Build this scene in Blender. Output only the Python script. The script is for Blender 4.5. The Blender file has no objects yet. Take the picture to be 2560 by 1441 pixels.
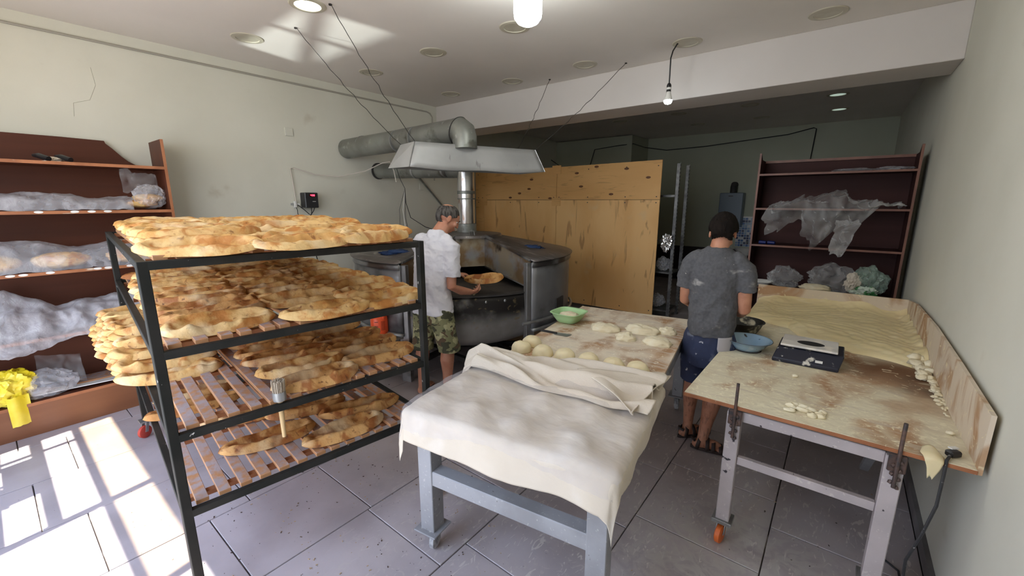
import bpy, bmesh, math, random
import numpy as np
from mathutils import Vector, Matrix, noise

SC = bpy.context.scene
COL = SC.collection
R = math.radians
random.seed(7)

# ------------------------------------------------------------------ camera
cam_d = bpy.data.cameras.new('camera'); cam = bpy.data.objects.new('camera', cam_d); COL.objects.link(cam)
cam.location = (0, 0, 1.7)
cam.rotation_euler = (R(90 - 11.8), 0, R(38.2))
cam_d.sensor_width = 36; cam_d.sensor_fit = 'HORIZONTAL'; cam_d.lens = 36 * 1040 / 2560
cam_d.clip_start = 0.02
SC.camera = cam
# ------------------------------------------------------------------ view
SC.view_settings.view_transform = 'Standard'
try: SC.view_settings.look = 'None'
except Exception: pass
SC.view_settings.gamma = 1.0
SC.view_settings.use_curve_mapping = False
SC.view_settings.exposure = 1.52
SC.cycles.use_denoising = True
SC.cycles.max_bounces = 10
SC.cycles.diffuse_bounces = 6
SC.cycles.transparent_max_bounces = 24
SC.cycles.sample_clamp_indirect = 6.0
SC.cycles.caustics_reflective = False
SC.cycles.caustics_refractive = False
# ------------------------------------------------------------------ sky
W = bpy.data.worlds.new('sky'); SC.world = W; W.use_nodes = True
nt = W.node_tree; bg = nt.nodes['Background']
tc = nt.nodes.new('ShaderNodeTexCoord'); sx = nt.nodes.new('ShaderNodeSeparateXYZ'); cr = nt.nodes.new('ShaderNodeValToRGB')
nt.links.new(tc.outputs['Generated'], sx.inputs[0]); nt.links.new(sx.outputs['Z'], cr.inputs[0]); nt.links.new(cr.outputs[0], bg.inputs[0])
cr.color_ramp.elements[0].color = (.86, .92, 1.0, 1); cr.color_ramp.elements[1].color = (.42, .60, 1.0, 1)
bg.inputs[1].default_value = 2.4
# sun over the street, high
sd = bpy.data.lights.new('sun', 'SUN'); sd.energy = 7.5; sd.angle = R(0.55); sd.color = (1, .96, .88)
so = bpy.data.objects.new('sun', sd); COL.objects.link(so); so.location = (0, -8, 14)
so.rotation_euler = Vector((-.07, .37, -1)).to_track_quat('-Z', 'Y').to_euler()
# portal over the shop front
pd = bpy.data.lights.new('front_portal', 'AREA'); pd.shape = 'RECTANGLE'; pd.size = 5.2; pd.size_y = 2.95
pd.cycles.is_portal = True
po = bpy.data.objects.new('front_portal', pd); COL.objects.link(po); po.location = (-2.2, -.72, 1.5); po.rotation_euler = (R(-90), 0, R(180))
# spot added outside, unseen, to throw the reflected-sun patch on the ceiling
gd = bpy.data.lights.new('ceiling_patch_spot', 'SPOT'); gd.energy = 330; gd.spot_size = R(20); gd.spot_blend = 0; gd.shadow_soft_size = .02; gd.color = (.9, 1, .96)
go = bpy.data.objects.new('ceiling_patch_spot', gd); COL.objects.link(go); go.location = (-3.7, -1.9, .60); go.scale = (1, .5, 1)
go.rotation_euler = (Vector((-3.82, 2.02, 3.05)) - Vector(go.location)).to_track_quat('-Z', 'Y').to_euler()

# ------------------------------------------------------------------ helpers
def tag(o, label=None, cat=None, group=None, kind=None):
    if label: o['label'] = label
    if cat: o['category'] = cat
    if group: o['group'] = group
    if kind: o['kind'] = kind
    return o
def thing(name, label, cat, loc=(0, 0, 0), rotz=0, group=None):
    o = bpy.data.objects.new(name, None); COL.objects.link(o); o.location = loc; o.rotation_euler = (0, 0, rotz)
    o.empty_display_size = .1
    return tag(o, label, cat, group)
def root_matrix(o):
    m = Matrix.Translation(o.location) @ o.rotation_euler.to_matrix().to_4x4()
    return root_matrix(o.parent) @ m if o.parent else m
class MB:
    def __init__(s): s.v = []; s.f = []
    def add(s, vs, fs):
        n = len(s.v); s.v += [tuple(p) for p in vs]; s.f += [tuple(i + n for i in f) for f in fs]; return s
    def box(s, c, size, rot=None):
        x, y, z = (q / 2 for q in size); c = Vector(c)
        vs = [Vector((a * x, b * y, d * z)) for a in (-1, 1) for b in (-1, 1) for d in (-1, 1)]
        if rot is not None: vs = [rot @ q for q in vs]
        return s.add([c + q for q in vs], [(0, 1, 3, 2), (4, 6, 7, 5), (0, 4, 5, 1), (2, 3, 7, 6), (0, 2, 6, 4), (1, 5, 7, 3)])
    def bb(s, a, b): # box by two corners
        a, b = Vector(a), Vector(b); return s.box((a + b) / 2, [abs(q) for q in (b - a)])
    def bar(s, p, q, w, h=None, up=(0, 0, 1)):
        h = h or w; p, q = Vector(p), Vector(q); d = (q - p); L = d.length; d.normalize(); u = Vector(up)
        if abs(d.dot(u)) > .98: u = Vector((0, 1, 0))
        r = d.cross(u).normalized(); u = r.cross(d)
        return s.box((p + q) / 2, (w, L, h), Matrix((r, d, u)).transposed())
    def tube(s, pts, r, n=8, caps=True):
        pts = [Vector(p) for p in pts]; rs = r if hasattr(r, '__len__') else [r] * len(pts)
        rings = []; prev = None
        for i, p in enumerate(pts):
            t = (pts[min(i + 1, len(pts) - 1)] - pts[max(i - 1, 0)]).normalized()
            if prev is None:
                a = Vector((0, 0, 1)) if abs(t.z) < .9 else Vector((1, 0, 0)); u = t.cross(a).normalized()
            else: u = (prev - t * prev.dot(t)).normalized()
            prev = u; w = t.cross(u)
            rings.append([p + (u * math.cos(2 * math.pi * k / n) + w * math.sin(2 * math.pi * k / n)) * rs[i] for k in range(n)])
        vs = [q for g in rings for q in g]; fs = []
        for i in range(len(pts) - 1):
            for k in range(n): fs.append((i * n + k, i * n + (k + 1) % n, (i + 1) * n + (k + 1) % n, (i + 1) * n + k))
        if caps: fs.append(tuple(range(n))[::-1]); fs.append(tuple((len(pts) - 1) * n + k for k in range(n)))
        return s.add(vs, fs)
    def lathe(s, c, prof, n=32, rot=None, caps=False):
        c = Vector(c); vs = []
        for r, z in prof:
            for k in range(n):
                q = Vector((r * math.cos(2 * math.pi * k / n), r * math.sin(2 * math.pi * k / n), z))
                vs.append(c + (rot @ q if rot is not None else q))
        fs = [(i * n + k, i * n + (k + 1) % n, (i + 1) * n + (k + 1) % n, (i + 1) * n + k) for i in range(len(prof) - 1) for k in range(n)]
        if caps: fs += [tuple(range(n))[::-1], tuple((len(prof) - 1) * n + k for k in range(n))]
        return s.add(vs, fs)
    def prism(s, poly, a, b): # polygon of 3D points, extruded by vector a->b offset
        n = len(poly); off = Vector(b) - Vector(a); p = [Vector(q) for q in poly]
        return s.add(p + [q + off for q in p], [tuple(range(n))[::-1], tuple(range(n, 2 * n))] + [(i, (i + 1) % n, n + (i + 1) % n, n + i) for i in range(n)])
    def grid(s, nu, nv, fn, wrap=False):
        vs = [fn(i / (nu - 1), j / (nv - 1)) for i in range(nu) for j in range(nv)]
        return s.add(vs, [(i * nv + j, (i + 1) * nv + j, (i + 1) * nv + j + 1, i * nv + j + 1) for i in range(nu - 1) for j in range(nv - 1)])
    def build(s, name, mat, parent=None, bevel=0, smooth=False, sub=0, solid=0, local=False, weld=False):
        vs = s.v
        if parent is not None and not local:
            mi = root_matrix(parent).inverted(); vs = [mi @ Vector(p) for p in vs]
        me = bpy.data.meshes.new(name); me.from_pydata([tuple(p) for p in vs], [], s.f); me.validate()
        bm = bmesh.new(); bm.from_mesh(me)
        if weld: bmesh.ops.remove_doubles(bm, verts=bm.verts, dist=1e-5)
        bmesh.ops.recalc_face_normals(bm, faces=bm.faces)
        if bevel: bmesh.ops.bevel(bm, geom=bm.edges[:] , offset=bevel, segments=1, affect='EDGES', profile=.5)
        bm.to_mesh(me); bm.free()
        if smooth:
            me.polygons.foreach_set('use_smooth', [True] * len(me.polygons))
            if smooth != True: me.set_sharp_from_angle(angle=R(smooth))
        if mat: me.materials.append(mat)
        o = bpy.data.objects.new(name, me); COL.objects.link(o)
        if solid: m = o.modifiers.new('t', 'SOLIDIFY'); m.thickness = solid; m.offset = 0
        if sub: m = o.modifiers.new('s', 'SUBSURF'); m.levels = sub; m.render_levels = sub
        if parent is not None: o.parent = parent
        return o
def whole(mb, name, mat, label, cat, loc=None, group=None, **k): # a thing that is one mesh; origin at loc
    if loc is not None:
        L = Vector(loc); mb.v = [tuple(Vector(p) - L) for p in mb.v]
    o = mb.build(name, mat, None, **k)
    if loc is not None: o.location = loc
    return tag(o, label, cat, group)
def copy_tree(o, parent=None):
    c = o.copy(); COL.objects.link(c)
    if parent: c.parent = parent
    for ch in [q for q in bpy.data.objects if q.parent == o]: copy_tree(ch, c)
    return c
def nz(x, y, z, s=1.0, sc=1.0): return noise.noise(Vector((x * sc + s * 13.7, y * sc - s * 7.1, z * sc + s * 3.3)))
def fbm(x, y, z, s=0, sc=1.0, o=4):
    a = 1; t = 0; f = sc
    for k in range(o): t += a * nz(x, y, z, s + k, f); a *= .5; f *= 2.05
    return t
def ridge(x, y, z, s=0, sc=1.0, o=3):
    a = 1; t = 0; f = sc
    for k in range(o): t += a * (1 - abs(nz(x, y, z, s + k, f)) * 2.6); a *= .5; f *= 2.1
    return t / 1.75
def lerp(a, b, t): return a + (b - a) * t

# ------------------------------------------------------------------ materials
def M(name, c, c2=None, scale=4, lo=.35, hi=.65, rough=.6, metal=0, bump=0, bscale=30, layers=(), coord='obj', stretch=(1, 1, 1), detail=5, spec=.5, top=None, rnd=0, emit=None, sss=0, coat=0, bstretch=(1,1,1)):
    m = bpy.data.materials.new(name); m.use_nodes = True; n = m.node_tree; N = n.nodes.new; L = n.links.new
    b = n.nodes['Principled BSDF']
    tc = N('ShaderNodeTexCoord'); geo = N('ShaderNodeNewGeometry')
    src = geo.outputs['Position'] if coord == 'world' else tc.outputs['Object']
    if rnd:
        oi = N('ShaderNodeObjectInfo'); va = N('ShaderNodeVectorMath'); va.operation = 'MULTIPLY_ADD'
        cx = N('ShaderNodeCombineXYZ')
        for i in range(3): L(oi.outputs['Random'], cx.inputs[i])
        va.inputs[1].default_value = (17, 31, 9); L(cx.outputs[0], va.inputs[0]); L(src, va.inputs[2]); src = va.outputs[0]
    def ns(scale, st, detail=detail, dist=0):
        mp = N('ShaderNodeMapping'); mp.inputs['Scale'].default_value = st; L(src, mp.inputs[0])
        t = N('ShaderNodeTexNoise'); t.inputs['Scale'].default_value = scale; t.inputs['Detail'].default_value = detail; t.inputs['Distortion'].default_value = dist
        L(mp.outputs[0], t.inputs['Vector']); return t.outputs['Fac']
    def ramp(f, lo, hi):
        r = N('ShaderNodeMapRange'); r.inputs['From Min'].default_value = lo; r.inputs['From Max'].default_value = hi; r.interpolation_type = 'SMOOTHSTEP'
        L(f, r.inputs['Value']); return r.outputs[0]
    def mix(fac, a, bb):
        x = N('ShaderNodeMix'); x.data_type = 'RGBA'
        if isinstance(fac, (int, float)): x.inputs[0].default_value = fac
        else: L(fac, x.inputs[0])
        for i, q in ((6, a), (7, bb)):
            if isinstance(q, tuple): x.inputs[i].default_value = (*q[:3], 1)
            else: L(q, x.inputs[i])
        return x.outputs[2]
    col = tuple(c)
    if c2: col = mix(ramp(ns(scale, stretch), lo, hi), tuple(c), tuple(c2))
    for ly in layers: # dict(c, s, lo, hi, st, amt, box)
        f = ramp(ns(ly.get('s', 5), ly.get('st', (1, 1, 1)), ly.get('d', 5), ly.get('dist', 0)), ly['lo'], ly['hi'])
        def mul(f, g):
            q = N('ShaderNodeMath'); q.operation = 'MULTIPLY'; L(f, q.inputs[0])
            if isinstance(g, (int, float)): q.inputs[1].default_value = g
            else: L(g, q.inputs[1])
            return q.outputs[0]
        if 'amt' in ly: f = mul(f, ly['amt'])
        if 'spot' in ly: # centre (x,y,z), radius: patch of dirt with its own soft outline
            vd = N('ShaderNodeVectorMath'); vd.operation = 'DISTANCE'; L(src, vd.inputs[0]); vd.inputs[1].default_value = ly['spot'][0]
            f = mul(f, ramp(vd.outputs['Value'], ly['spot'][1], ly['spot'][1] * .25))
        if 'axis' in ly: # (axis, from, to)
            sp = N('ShaderNodeSeparateXYZ'); L(src, sp.inputs[0]); f = mul(f, ramp(sp.outputs[ly['axis'][0]], ly['axis'][1], ly['axis'][2]))
        col = mix(f, col, ly['c'])
    if top:
        sp = N('ShaderNodeSeparateXYZ'); L(geo.outputs['Normal'], sp.inputs[0]); f = ramp(sp.outputs['Z'], .5, .95)
        f2 = N('ShaderNodeMath'); f2.operation = 'MULTIPLY'; L(f, f2.inputs[0]); L(ramp(ns(top[1], (1, 1, 1)), top[2], top[3]), f2.inputs[1])
        col = mix(f2.outputs[0], col, tuple(top[0]))
    if isinstance(col, tuple): b.inputs['Base Color'].default_value = (*col, 1)
    else: L(col, b.inputs['Base Color'])
    b.inputs['Roughness'].default_value = rough; b.inputs['Metallic'].default_value = metal
    b.inputs['Specular IOR Level'].default_value = spec
    if coat: b.inputs['Coat Weight'].default_value = coat
    if sss: b.inputs['Subsurface Weight'].default_value = sss; b.inputs['Subsurface Radius'].default_value = (.02, .01, .006)
    if emit: b.inputs['Emission Color'].default_value = (*emit[0], 1); b.inputs['Emission Strength'].default_value = emit[1]
    if bump:
        bp = N('ShaderNodeBump'); bp.inputs['Strength'].default_value = bump; bp.inputs['Distance'].default_value = .01
        L(ns(bscale, bstretch, 6), bp.inputs['Height']); L(bp.outputs[0], b.inputs['Normal'])
    return m
def plastic_film(name, c=(.9, .9, .95), lo=.15, hi=.6, scale=9, tint=(1, 1, 1)):
    m = bpy.data.materials.new(name); m.use_nodes = True; n = m.node_tree; N = n.nodes.new; L = n.links.new
    b = n.nodes['Principled BSDF']; out = n.nodes['Material Output']
    b.inputs['Base Color'].default_value = (*c, 1); b.inputs['Roughness'].default_value = .28; b.inputs['Specular IOR Level'].default_value = .8
    tc = N('ShaderNodeTexCoord'); t = N('ShaderNodeTexNoise'); t.inputs['Scale'].default_value = scale; t.inputs['Detail'].default_value = 6; t.inputs['Distortion'].default_value = 1.2
    L(tc.outputs['Object'], t.inputs['Vector'])
    lw = N('ShaderNodeLayerWeight'); lw.inputs[0].default_value = .35
    ad = N('ShaderNodeMath'); ad.operation = 'MULTIPLY_ADD'; L(lw.outputs['Facing'], ad.inputs[0]); ad.inputs[1].default_value = .35; L(t.outputs['Fac'], ad.inputs[2])
    r = N('ShaderNodeMapRange'); r.inputs['From Min'].default_value = .35; r.inputs['From Max'].default_value = .95; r.inputs['To Min'].default_value = lo; r.inputs['To Max'].default_value = hi
    L(ad.outputs[0], r.inputs['Value'])
    tr = N('ShaderNodeBsdfTransparent'); tr.inputs[0].default_value = (*tint, 1)
    mx = N('ShaderNodeMixShader'); L(r.outputs[0], mx.inputs[0]); L(tr.outputs[0], mx.inputs[1]); L(b.outputs[0], mx.inputs[2]); L(mx.outputs[0], out.inputs[0])
    bp = N('ShaderNodeBump'); bp.inputs['Strength'].default_value = .5; bp.inputs['Distance'].default_value = .01
    t2 = N('ShaderNodeTexNoise'); t2.inputs['Scale'].default_value = scale * 3; t2.inputs['Detail'].default_value = 4; t2.inputs['Distortion'].default_value = 2
    L(tc.outputs['Object'], t2.inputs['Vector']); L(t2.outputs['Fac'], bp.inputs['Height']); L(bp.outputs[0], b.inputs['Normal'])
    return m
m_wall = M('wall_paint', (.68, .67, .58), (.63, .62, .53), scale=1.2, rough=.75, bump=.12, bscale=14, coord='world', layers=[dict(c=(.42, .36, .26), s=3, lo=.66, hi=.8, amt=.5)])
m_ceil = M('ceiling_paint', (.80, .75, .70), (.75, .70, .65), scale=.9, rough=.8, bump=.1, bscale=10, coord='world')
m_beam = M('beam_paint', (.64, .60, .57), (.60, .56, .53), scale=1, rough=.75, bump=.1, bscale=10, coord='world')
m_back = M('back_room_paint', (.46, .48, .38), (.42, .44, .34), scale=1, rough=.7, coord='world')
m_dado = M('dark_dado', (.03, .018, .016), rough=.5)
m_tile = M('slate_tile', (.47, .42, .43), (.37, .325, .33), scale=2.2, rough=.42, bump=.12, bscale=18, coord='world', spec=.6,
    layers=[dict(c=(.62, .58, .54), s=30, lo=.60, hi=.66, spot=((-.3, 1.9, 0), 2.2), st=(1, .35, 1), dist=1.5, amt=.95),
            dict(c=(.50, .46, .43), s=17, lo=.58, hi=.70, spot=((-1.1, 1.6, 0), 1.5), dist=2, amt=.75),
            dict(c=(.5, .47, .44), s=11, lo=.36, hi=.62, spot=((-.22, 1.95, 0), .8), dist=2, amt=.85),
            dict(c=(.06, .045, .04), s=60, lo=.70, hi=.73, amt=.8)])
m_grout = M('grout', (.10, .085, .08), (.4, .37, .34), scale=6, lo=.5, hi=.7, rough=.8, coord='world')
m_base = M('baseboard_tile', (.11, .10, .10), (.2, .19, .19), scale=4, rough=.5, coord='world')
m_white = M('white_plastic', (.75, .74, .70), rough=.45)
m_black = M('black_plastic', (.012, .012, .014), rough=.4)
m_mull = M('window_frame_white', (.6, .6, .58), rough=.5)

# ------------------------------------------------------------------ the setting
XL, XR, YF, YB, H = -4.9, .52, -.65, 9.5, 3.05
floor = MB().bb((XL - .6, YF - .3, -.06), (XR + .1, YB + .1, -.012)).build('floor', m_grout); tag(floor, kind='structure')
tl = MB().box((0, 0, -.0075), (.594, .594, .015)); t_me = None
cols_off = {-9: .1}
nt_ = 0
for i in range(-10, 4):
    x0 = -.1 + .6 * i - .6 * 0
    if x0 + .6 < XL - .5 or x0 > XR: continue
    off = (.0, .17, .02, .1, .57, .2)[i % 6] if i not in (-4, -3, -2, -1) else {-4: .57, -3: .55, -2: .72, -1: .84}[i]
    y = YF - .6 + off % .6
    while y < YB:
        cx, cy = x0 + .3, y + .3
        a, b = max(cx - .297, XL - .55), min(cx + .297, XR)
        c_, d_ = max(cy - .297, YF - .2), min(cy + .297, YB)
        y += .6
        if b - a < .05 or d_ - c_ < .05: continue
        full = (b - a > .59 and d_ - c_ > .59)
        if full and t_me:
            o = bpy.data.objects.new('tile', t_me); COL.objects.link(o); o.parent = floor
        else:
            o = MB().box((0, 0, -.0075), (b - a, d_ - c_, .015)).build('tile', m_tile, floor, bevel=.002, local=True)
            if full: t_me = o.data
        o.location = ((a + b) / 2, (c_ + d_) / 2, random.uniform(-.0012, .0008)); nt_ += 1
def struct(name, mb, m, **k): return tag(mb.build(name, m, **k), kind='structure')
struct('ceiling', MB().bb((XL - .7, YF - .03, H), (XR + .2, YB + .2, H + .15)), m_ceil)
struct('wall_left', MB().bb((XL - .6, YF - .2, -.06), (XL, 4.98, H)).bb((XL - .75, 4.98, -.06), (-5.45, YB + .2, H)), m_wall)
struct('wall_right', MB().bb((XR, YF - .2, -.06), (XR + .15, YB + .2, H)), m_wall)
struct('wall_back', MB().bb((-5.6, YB, -.06), (XR, YB + .15, H)).bb((-5.45, 8.6, 0), (-3.62, YB, H - .02)), m_back)
struct('trim_1', MB().bb((-5.45, YB - .02, 0), (XR, YB, .74)).bb((-5.45, 8.58, 0), (-3.6, 8.6, .74)), m_dado)
struct('beam', MB().bb((XL, 4.42, 2.67), (XR, 4.90, H)), m_beam, bevel=.004)
struct('baseboard_right', MB().bb((XR - .02, YF, 0), (XR, YB, .075)), m_base)
struct('baseboard_left', MB().bb((XL, YF, 0), (XL + .015, 4.98, .075)), m_base)
# shop front behind the camera: piers, mullions and transoms (sun and sky come through it)
fw = MB()
fw.bb((XL - .2, YF - .15, 0), (-4.28, YF, H)); fw.bb((-.72, YF - .15, 0), (XR + .1, YF, H)); fw.bb((XL, YF - .05, 2.99), (XR, YF - .03, H))
struct('wall_front', fw, m_wall)
wf = MB(); f0, f1 = YF - .05, YF - .03
for x in (-4.26, -2.97, -2.04, -.75): wf.bb((x - .03, f0, .05), (x + .03, f1, 2.97))
for z in (.08, 1.22, 2.42): wf.bb((-4.26, f0, z - .045), (-.72, f1, z + .045))
wf.bb((-4.26, f0, 1.80), (-2.97, f1, 1.93)); wf.bb((-4.05, f0, 1.22), (-4.01, f1, 2.42)); wf.bb((-3.715, f0, 1.22), (-3.69, f1, 1.8)); wf.bar((-3.98, YF - .04, 1.29), (-3.40, YF - .04, 1.44), .02, .022); wf.bb((-4.26, f0, .08), (-.72, f1, .42))  # thin upright and slanted bar are added to split the ceiling light patch
wf.bb((-4.28, f0, -.06), (.3, f1, .08))
for a, b, c_, d_ in ((-3.98, -3.42, 1.425, 1.80), (-4.23, -3.92, 1.26, 1.44), (-3.53, -3.0, 1.26, 1.40), (-4.1, -3.3, 1.26, 1.295)): wf.bb((a, YF - .045, c_), (b, YF - .041, d_)) # unseen opaque plates added to outline the light patch on the ceiling
struct('window_1', wf, m_mull)
tg = plastic_film('amber_tinted_glass', c=(.5, .42, .3), lo=.15, hi=.16, tint=(.95, .86, .70))
struct('window_2', MB().bb((-4.26, YF - .042, 2.465), (-2.04, YF - .038, 2.985)), tg)
struct('pavement', MB().bb((-14, -14, -.2), (10, YF - .2, -.08)), M('pavement', (.42, .41, .39), (.36, .35, .33), scale=2, rough=.9, coord='world'))
# ------------------------------------------------------------------ shared materials
m_lam = M('brown_laminate', (.115, .034, .016), (.075, .022, .011), scale=5, stretch=(1, .06, 1), lo=.3, hi=.7, rough=.5, spec=.25, detail=8)
m_lamx = M('brown_laminate_crosswise', (.115, .034, .016), (.08, .022, .011), scale=5, stretch=(.06, 1, 1), lo=.3, hi=.7, rough=.38, detail=8)
m_edge = M('orange_brown_edging', (.40, .155, .065), (.30, .11, .045), scale=8, rough=.45, layers=[dict(c=(.6, .5, .38), s=26, lo=.66, hi=.72, st=(1, .2, 1))])
m_lam2 = M('dark_plum_laminate', (.055, .022, .020), (.038, .015, .014), scale=5, stretch=(.06, 1, 1), rough=.6, spec=.15, detail=8)
m_edge2 = M('dark_edging', (.20, .085, .055), (.15, .06, .04), scale=8, rough=.5)
m_rack = M('rack_steel_paint', (.014, .015, .013), (.024, .023, .02), scale=6, rough=.6, spec=.18, layers=[dict(c=(.6, .58, .55), s=35, lo=.70, hi=.74)])
m_slat = M('slat_wood', (.50, .25, .11), (.40, .19, .08), scale=5, stretch=(.08, 1, 1), rough=.65, rnd=1, top=((.36, .29, .28), 26, .34, .62), bump=.15, bscale=40)
m_batt = M('batten_wood', (.36, .15, .06), (.26, .10, .04), scale=6, rough=.7)
m_bread = M('bread_crust', (.70, .46, .19), (.58, .31, .09), scale=8, lo=.40, hi=.62, rough=.62, rnd=1, bump=.5, bscale=30, spec=.3,
    layers=[dict(c=(.44, .165, .035), s=13, lo=.47, hi=.63, dist=.5, amt=.88), dict(c=(.19, .06, .018), s=34, lo=.60, hi=.72, dist=.6, amt=.75), dict(c=(.74, .58, .34), s=6, lo=.52, hi=.70, amt=.7)])
m_bread2 = M('baked_dark_crust', (.56, .31, .11), (.42, .19, .05), scale=8, lo=.40, hi=.62, rough=.62, rnd=1, bump=.5, bscale=30, spec=.3,
    layers=[dict(c=(.27, .085, .018), s=13, lo=.46, hi=.61, dist=.5, amt=.88), dict(c=(.10, .03, .01), s=34, lo=.59, hi=.72, dist=.6, amt=.8), dict(c=(.68, .52, .30), s=6, lo=.52, hi=.70, amt=.7)])
m_film = plastic_film('clear_film', lo=.12, hi=.55)
m_film2 = plastic_film('thin_clear_film', c=(.85, .86, .86), lo=.05, hi=.42, scale=6)
m_cloth = M('cream_cloth', (.66, .59, .49), (.61, .53, .43), scale=3, rough=.85, bump=.25, bscale=160)
m_dough = M('raw_dough', (.82, .72, .47), (.76, .64, .38), scale=6, rough=.5, bump=.3, bscale=14, sss=.15)
m_dough2 = M('floured_dough', (.84, .77, .58), (.78, .68, .46), scale=14, rough=.75, bump=.4, bscale=26)
m_board = M('floured_board', (.46, .27, .14), (.36, .20, .10), scale=3, rough=.7,
    layers=[dict(c=(.78, .70, .56), s=2.6, lo=.36, hi=.56, st=(1.6, 1, 1), dist=.5, amt=.93), dict(c=(.62, .55, .46), s=9, lo=.50, hi=.66, st=(.5, 2, 1), dist=1.5, amt=.7), dict(c=(.86, .80, .66), s=26, lo=.60, hi=.68, dist=2, amt=.8)], bump=.3, bscale=30)

# ------------------------------------------------------------------ bread bakery rack
BL = .215
def bread_mesh(seed, mat=None, L=BL, Wd=.095, name='flatbread'):
    rnd = random.Random(seed); nu, nv = 46, 24; bl_ = [(rnd.uniform(-.85, .85), rnd.uniform(-.75, .75), rnd.uniform(.004, .010) * rnd.choice((1, 1, -.8)), rnd.uniform(.07, .13)) for _ in range(9)]
    bend = rnd.uniform(-.02, .02); side = rnd.choice((-1, 1)); ph = rnd.random() * 9; d0 = rnd.uniform(-.35, .2); tipb = rnd.uniform(-.14, .14)
    mb = MB()
    def outline(u):
        t = 2 * u - 1; w = Wd * max(0, 1 - abs(t + tipb * (1 - t * t)) ** 2.5) ** .62
        return t * L, w * (1 + .06 * nz(t * 3, seed, 0, 1)), bend * (1 - t * t) + .008 * nz(t * 2, seed, 5)
    def top(u, v):
        y, w, x0 = outline(u); s = 2 * v - 1; t = 2 * u - 1
        env = max(0, 1 - abs(s) ** 4) ** .5 * max(0, 1 - abs(t) ** 5) ** .5
        rim = math.exp(-((abs(s) - .66) / .24) ** 2) * (1.15 if s * side > 0 else .75)
        rim = max(rim, .9 * math.exp(-((abs(t) - .86) / .12) ** 2))
        h = .014 + .026 * rim + .010 * nz(s * 1.4, t * 3.2, seed, 2) + .005 * nz(s * 2.4, t * 6, seed, 3) - .009 * math.exp(-((s) / .4) ** 2 - ((t - d0) / .3) ** 2) + .0022 * nz(s * 6, t * 15, seed, 5) + sum(a * math.exp(-((t - q) / w_) ** 2 - ((s - r_) / .3) ** 2) for q, r_, a, w_ in bl_)
        return (x0 + s * w, y, max(.002, h) * env + .004 + .010 * abs(t) ** 4)
    mb.grid(nu, nv, top); mb.grid(nu, nv, lambda u, v: (outline(u)[2] + (2 * v - 1) * outline(u)[1], outline(u)[0], .0035 * (1 - abs(2 * v - 1)) ** .5 * 0 + .003 + .010 * abs(2 * u - 1) ** 4))
    o = mb.build(name, mat or m_bread, smooth=True, weld=True); me = o.data; bpy.data.objects.remove(o); return me
BM = [bread_mesh(s) for s in (1, 2, 3, 4, 5, 6, 7)]
BM2 = [bread_mesh(s, m_bread2) for s in (11, 12, 13, 14)]
ORD = ['front', 'second', 'third', 'fourth', 'fifth', 'sixth', 'seventh', 'eighth', 'ninth', 'tenth', 'eleventh', 'twelfth', 'thirteenth', 'fourteenth']
def bread(x, y, z, label, group, yaw=None, roll=0, pitch=0, me=None, sc=1):
    o = bpy.data.objects.new('flatbread', me or random.choice(BM)); COL.objects.link(o)
    o.location = (x, y, z); o.rotation_euler = (pitch, roll, R(-10) + random.uniform(-.10, .10) if yaw is None else yaw)
    o.scale = (sc * random.uniform(.94, 1.06), sc * random.uniform(.94, 1.04), 1)
    return tag(o, label, 'bread', group)
LV = (1.5, 1.175, .85, .53)
rk = thing('bread_rack', 'tall black steel rack with four slatted wooden tiers full of flatbread', 'rack', (-2.77, .9, 0))
P0, P1, P2, P3 = Vector((-1.85, .32, 0)), Vector((-1.70, 1.39, 0)), Vector((-3.68, 1.62, 0)), Vector((-3.84, .53, 0))
for p in (P0, P1, P2, P3):
    MB().bar(p + Vector((0, 0, .13)), p + Vector((0, 0, 1.5)), .032, .032, up=(0, 1, 0)).build('post', m_rack, rk, bevel=.002)
for z in LV:
    for a, b in ((P0, P1), (P1, P2), (P2, P3), (P3, P0)):
        zz = Vector((0, 0, z - .016)); MB().bar(a + zz, b + zz, .028, .03).build('rail', m_rack, rk, bevel=.002)
lo_ = Vector((0, 0, .13))
ex = (P3 - P0).normalized(); ey = (P1 - P0).normalized(); LX = (P3 - P0).length; LY = (P1 - P0).length
sl_me = None
for li, z in enumerate(LV):
    for k in range(14):
        a = P0 + ey * (.055 + k * (LY - .11) / 13); a.z = z + .006
        jit = random.uniform(-.008, .008)
        o = MB().box((0, 0, 0), (LX - .03, .042, .018)).build('slat', m_slat, rk, bevel=.0015, local=True) if sl_me is None else bpy.data.objects.new('slat', sl_me)
        if sl_me is None: sl_me = o.data
        else: COL.objects.link(o); o.parent = rk
        c = a + ex * (LX / 2) + ey * jit
        o.location = c - Vector(rk.location); o.rotation_euler = (0, 0, math.atan2(ex.y, ex.x) + random.uniform(-.004, .004))
    for d in (.10, .62, 1.2, 1.85):
        p = P0 + ex * d + Vector((0, 0, z - .014)); MB().bar(p + ey * .02, p + ey * (LY - .02), .03, .02).build('batten', m_batt, rk, bevel=.0015)
m_red = M('red_rubber', (.5, .06, .04), rough=.5); m_steel = M('galvanised_steel', (.42, .43, .43), (.30, .30, .29), scale=9, rough=.42, metal=.75)
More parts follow.
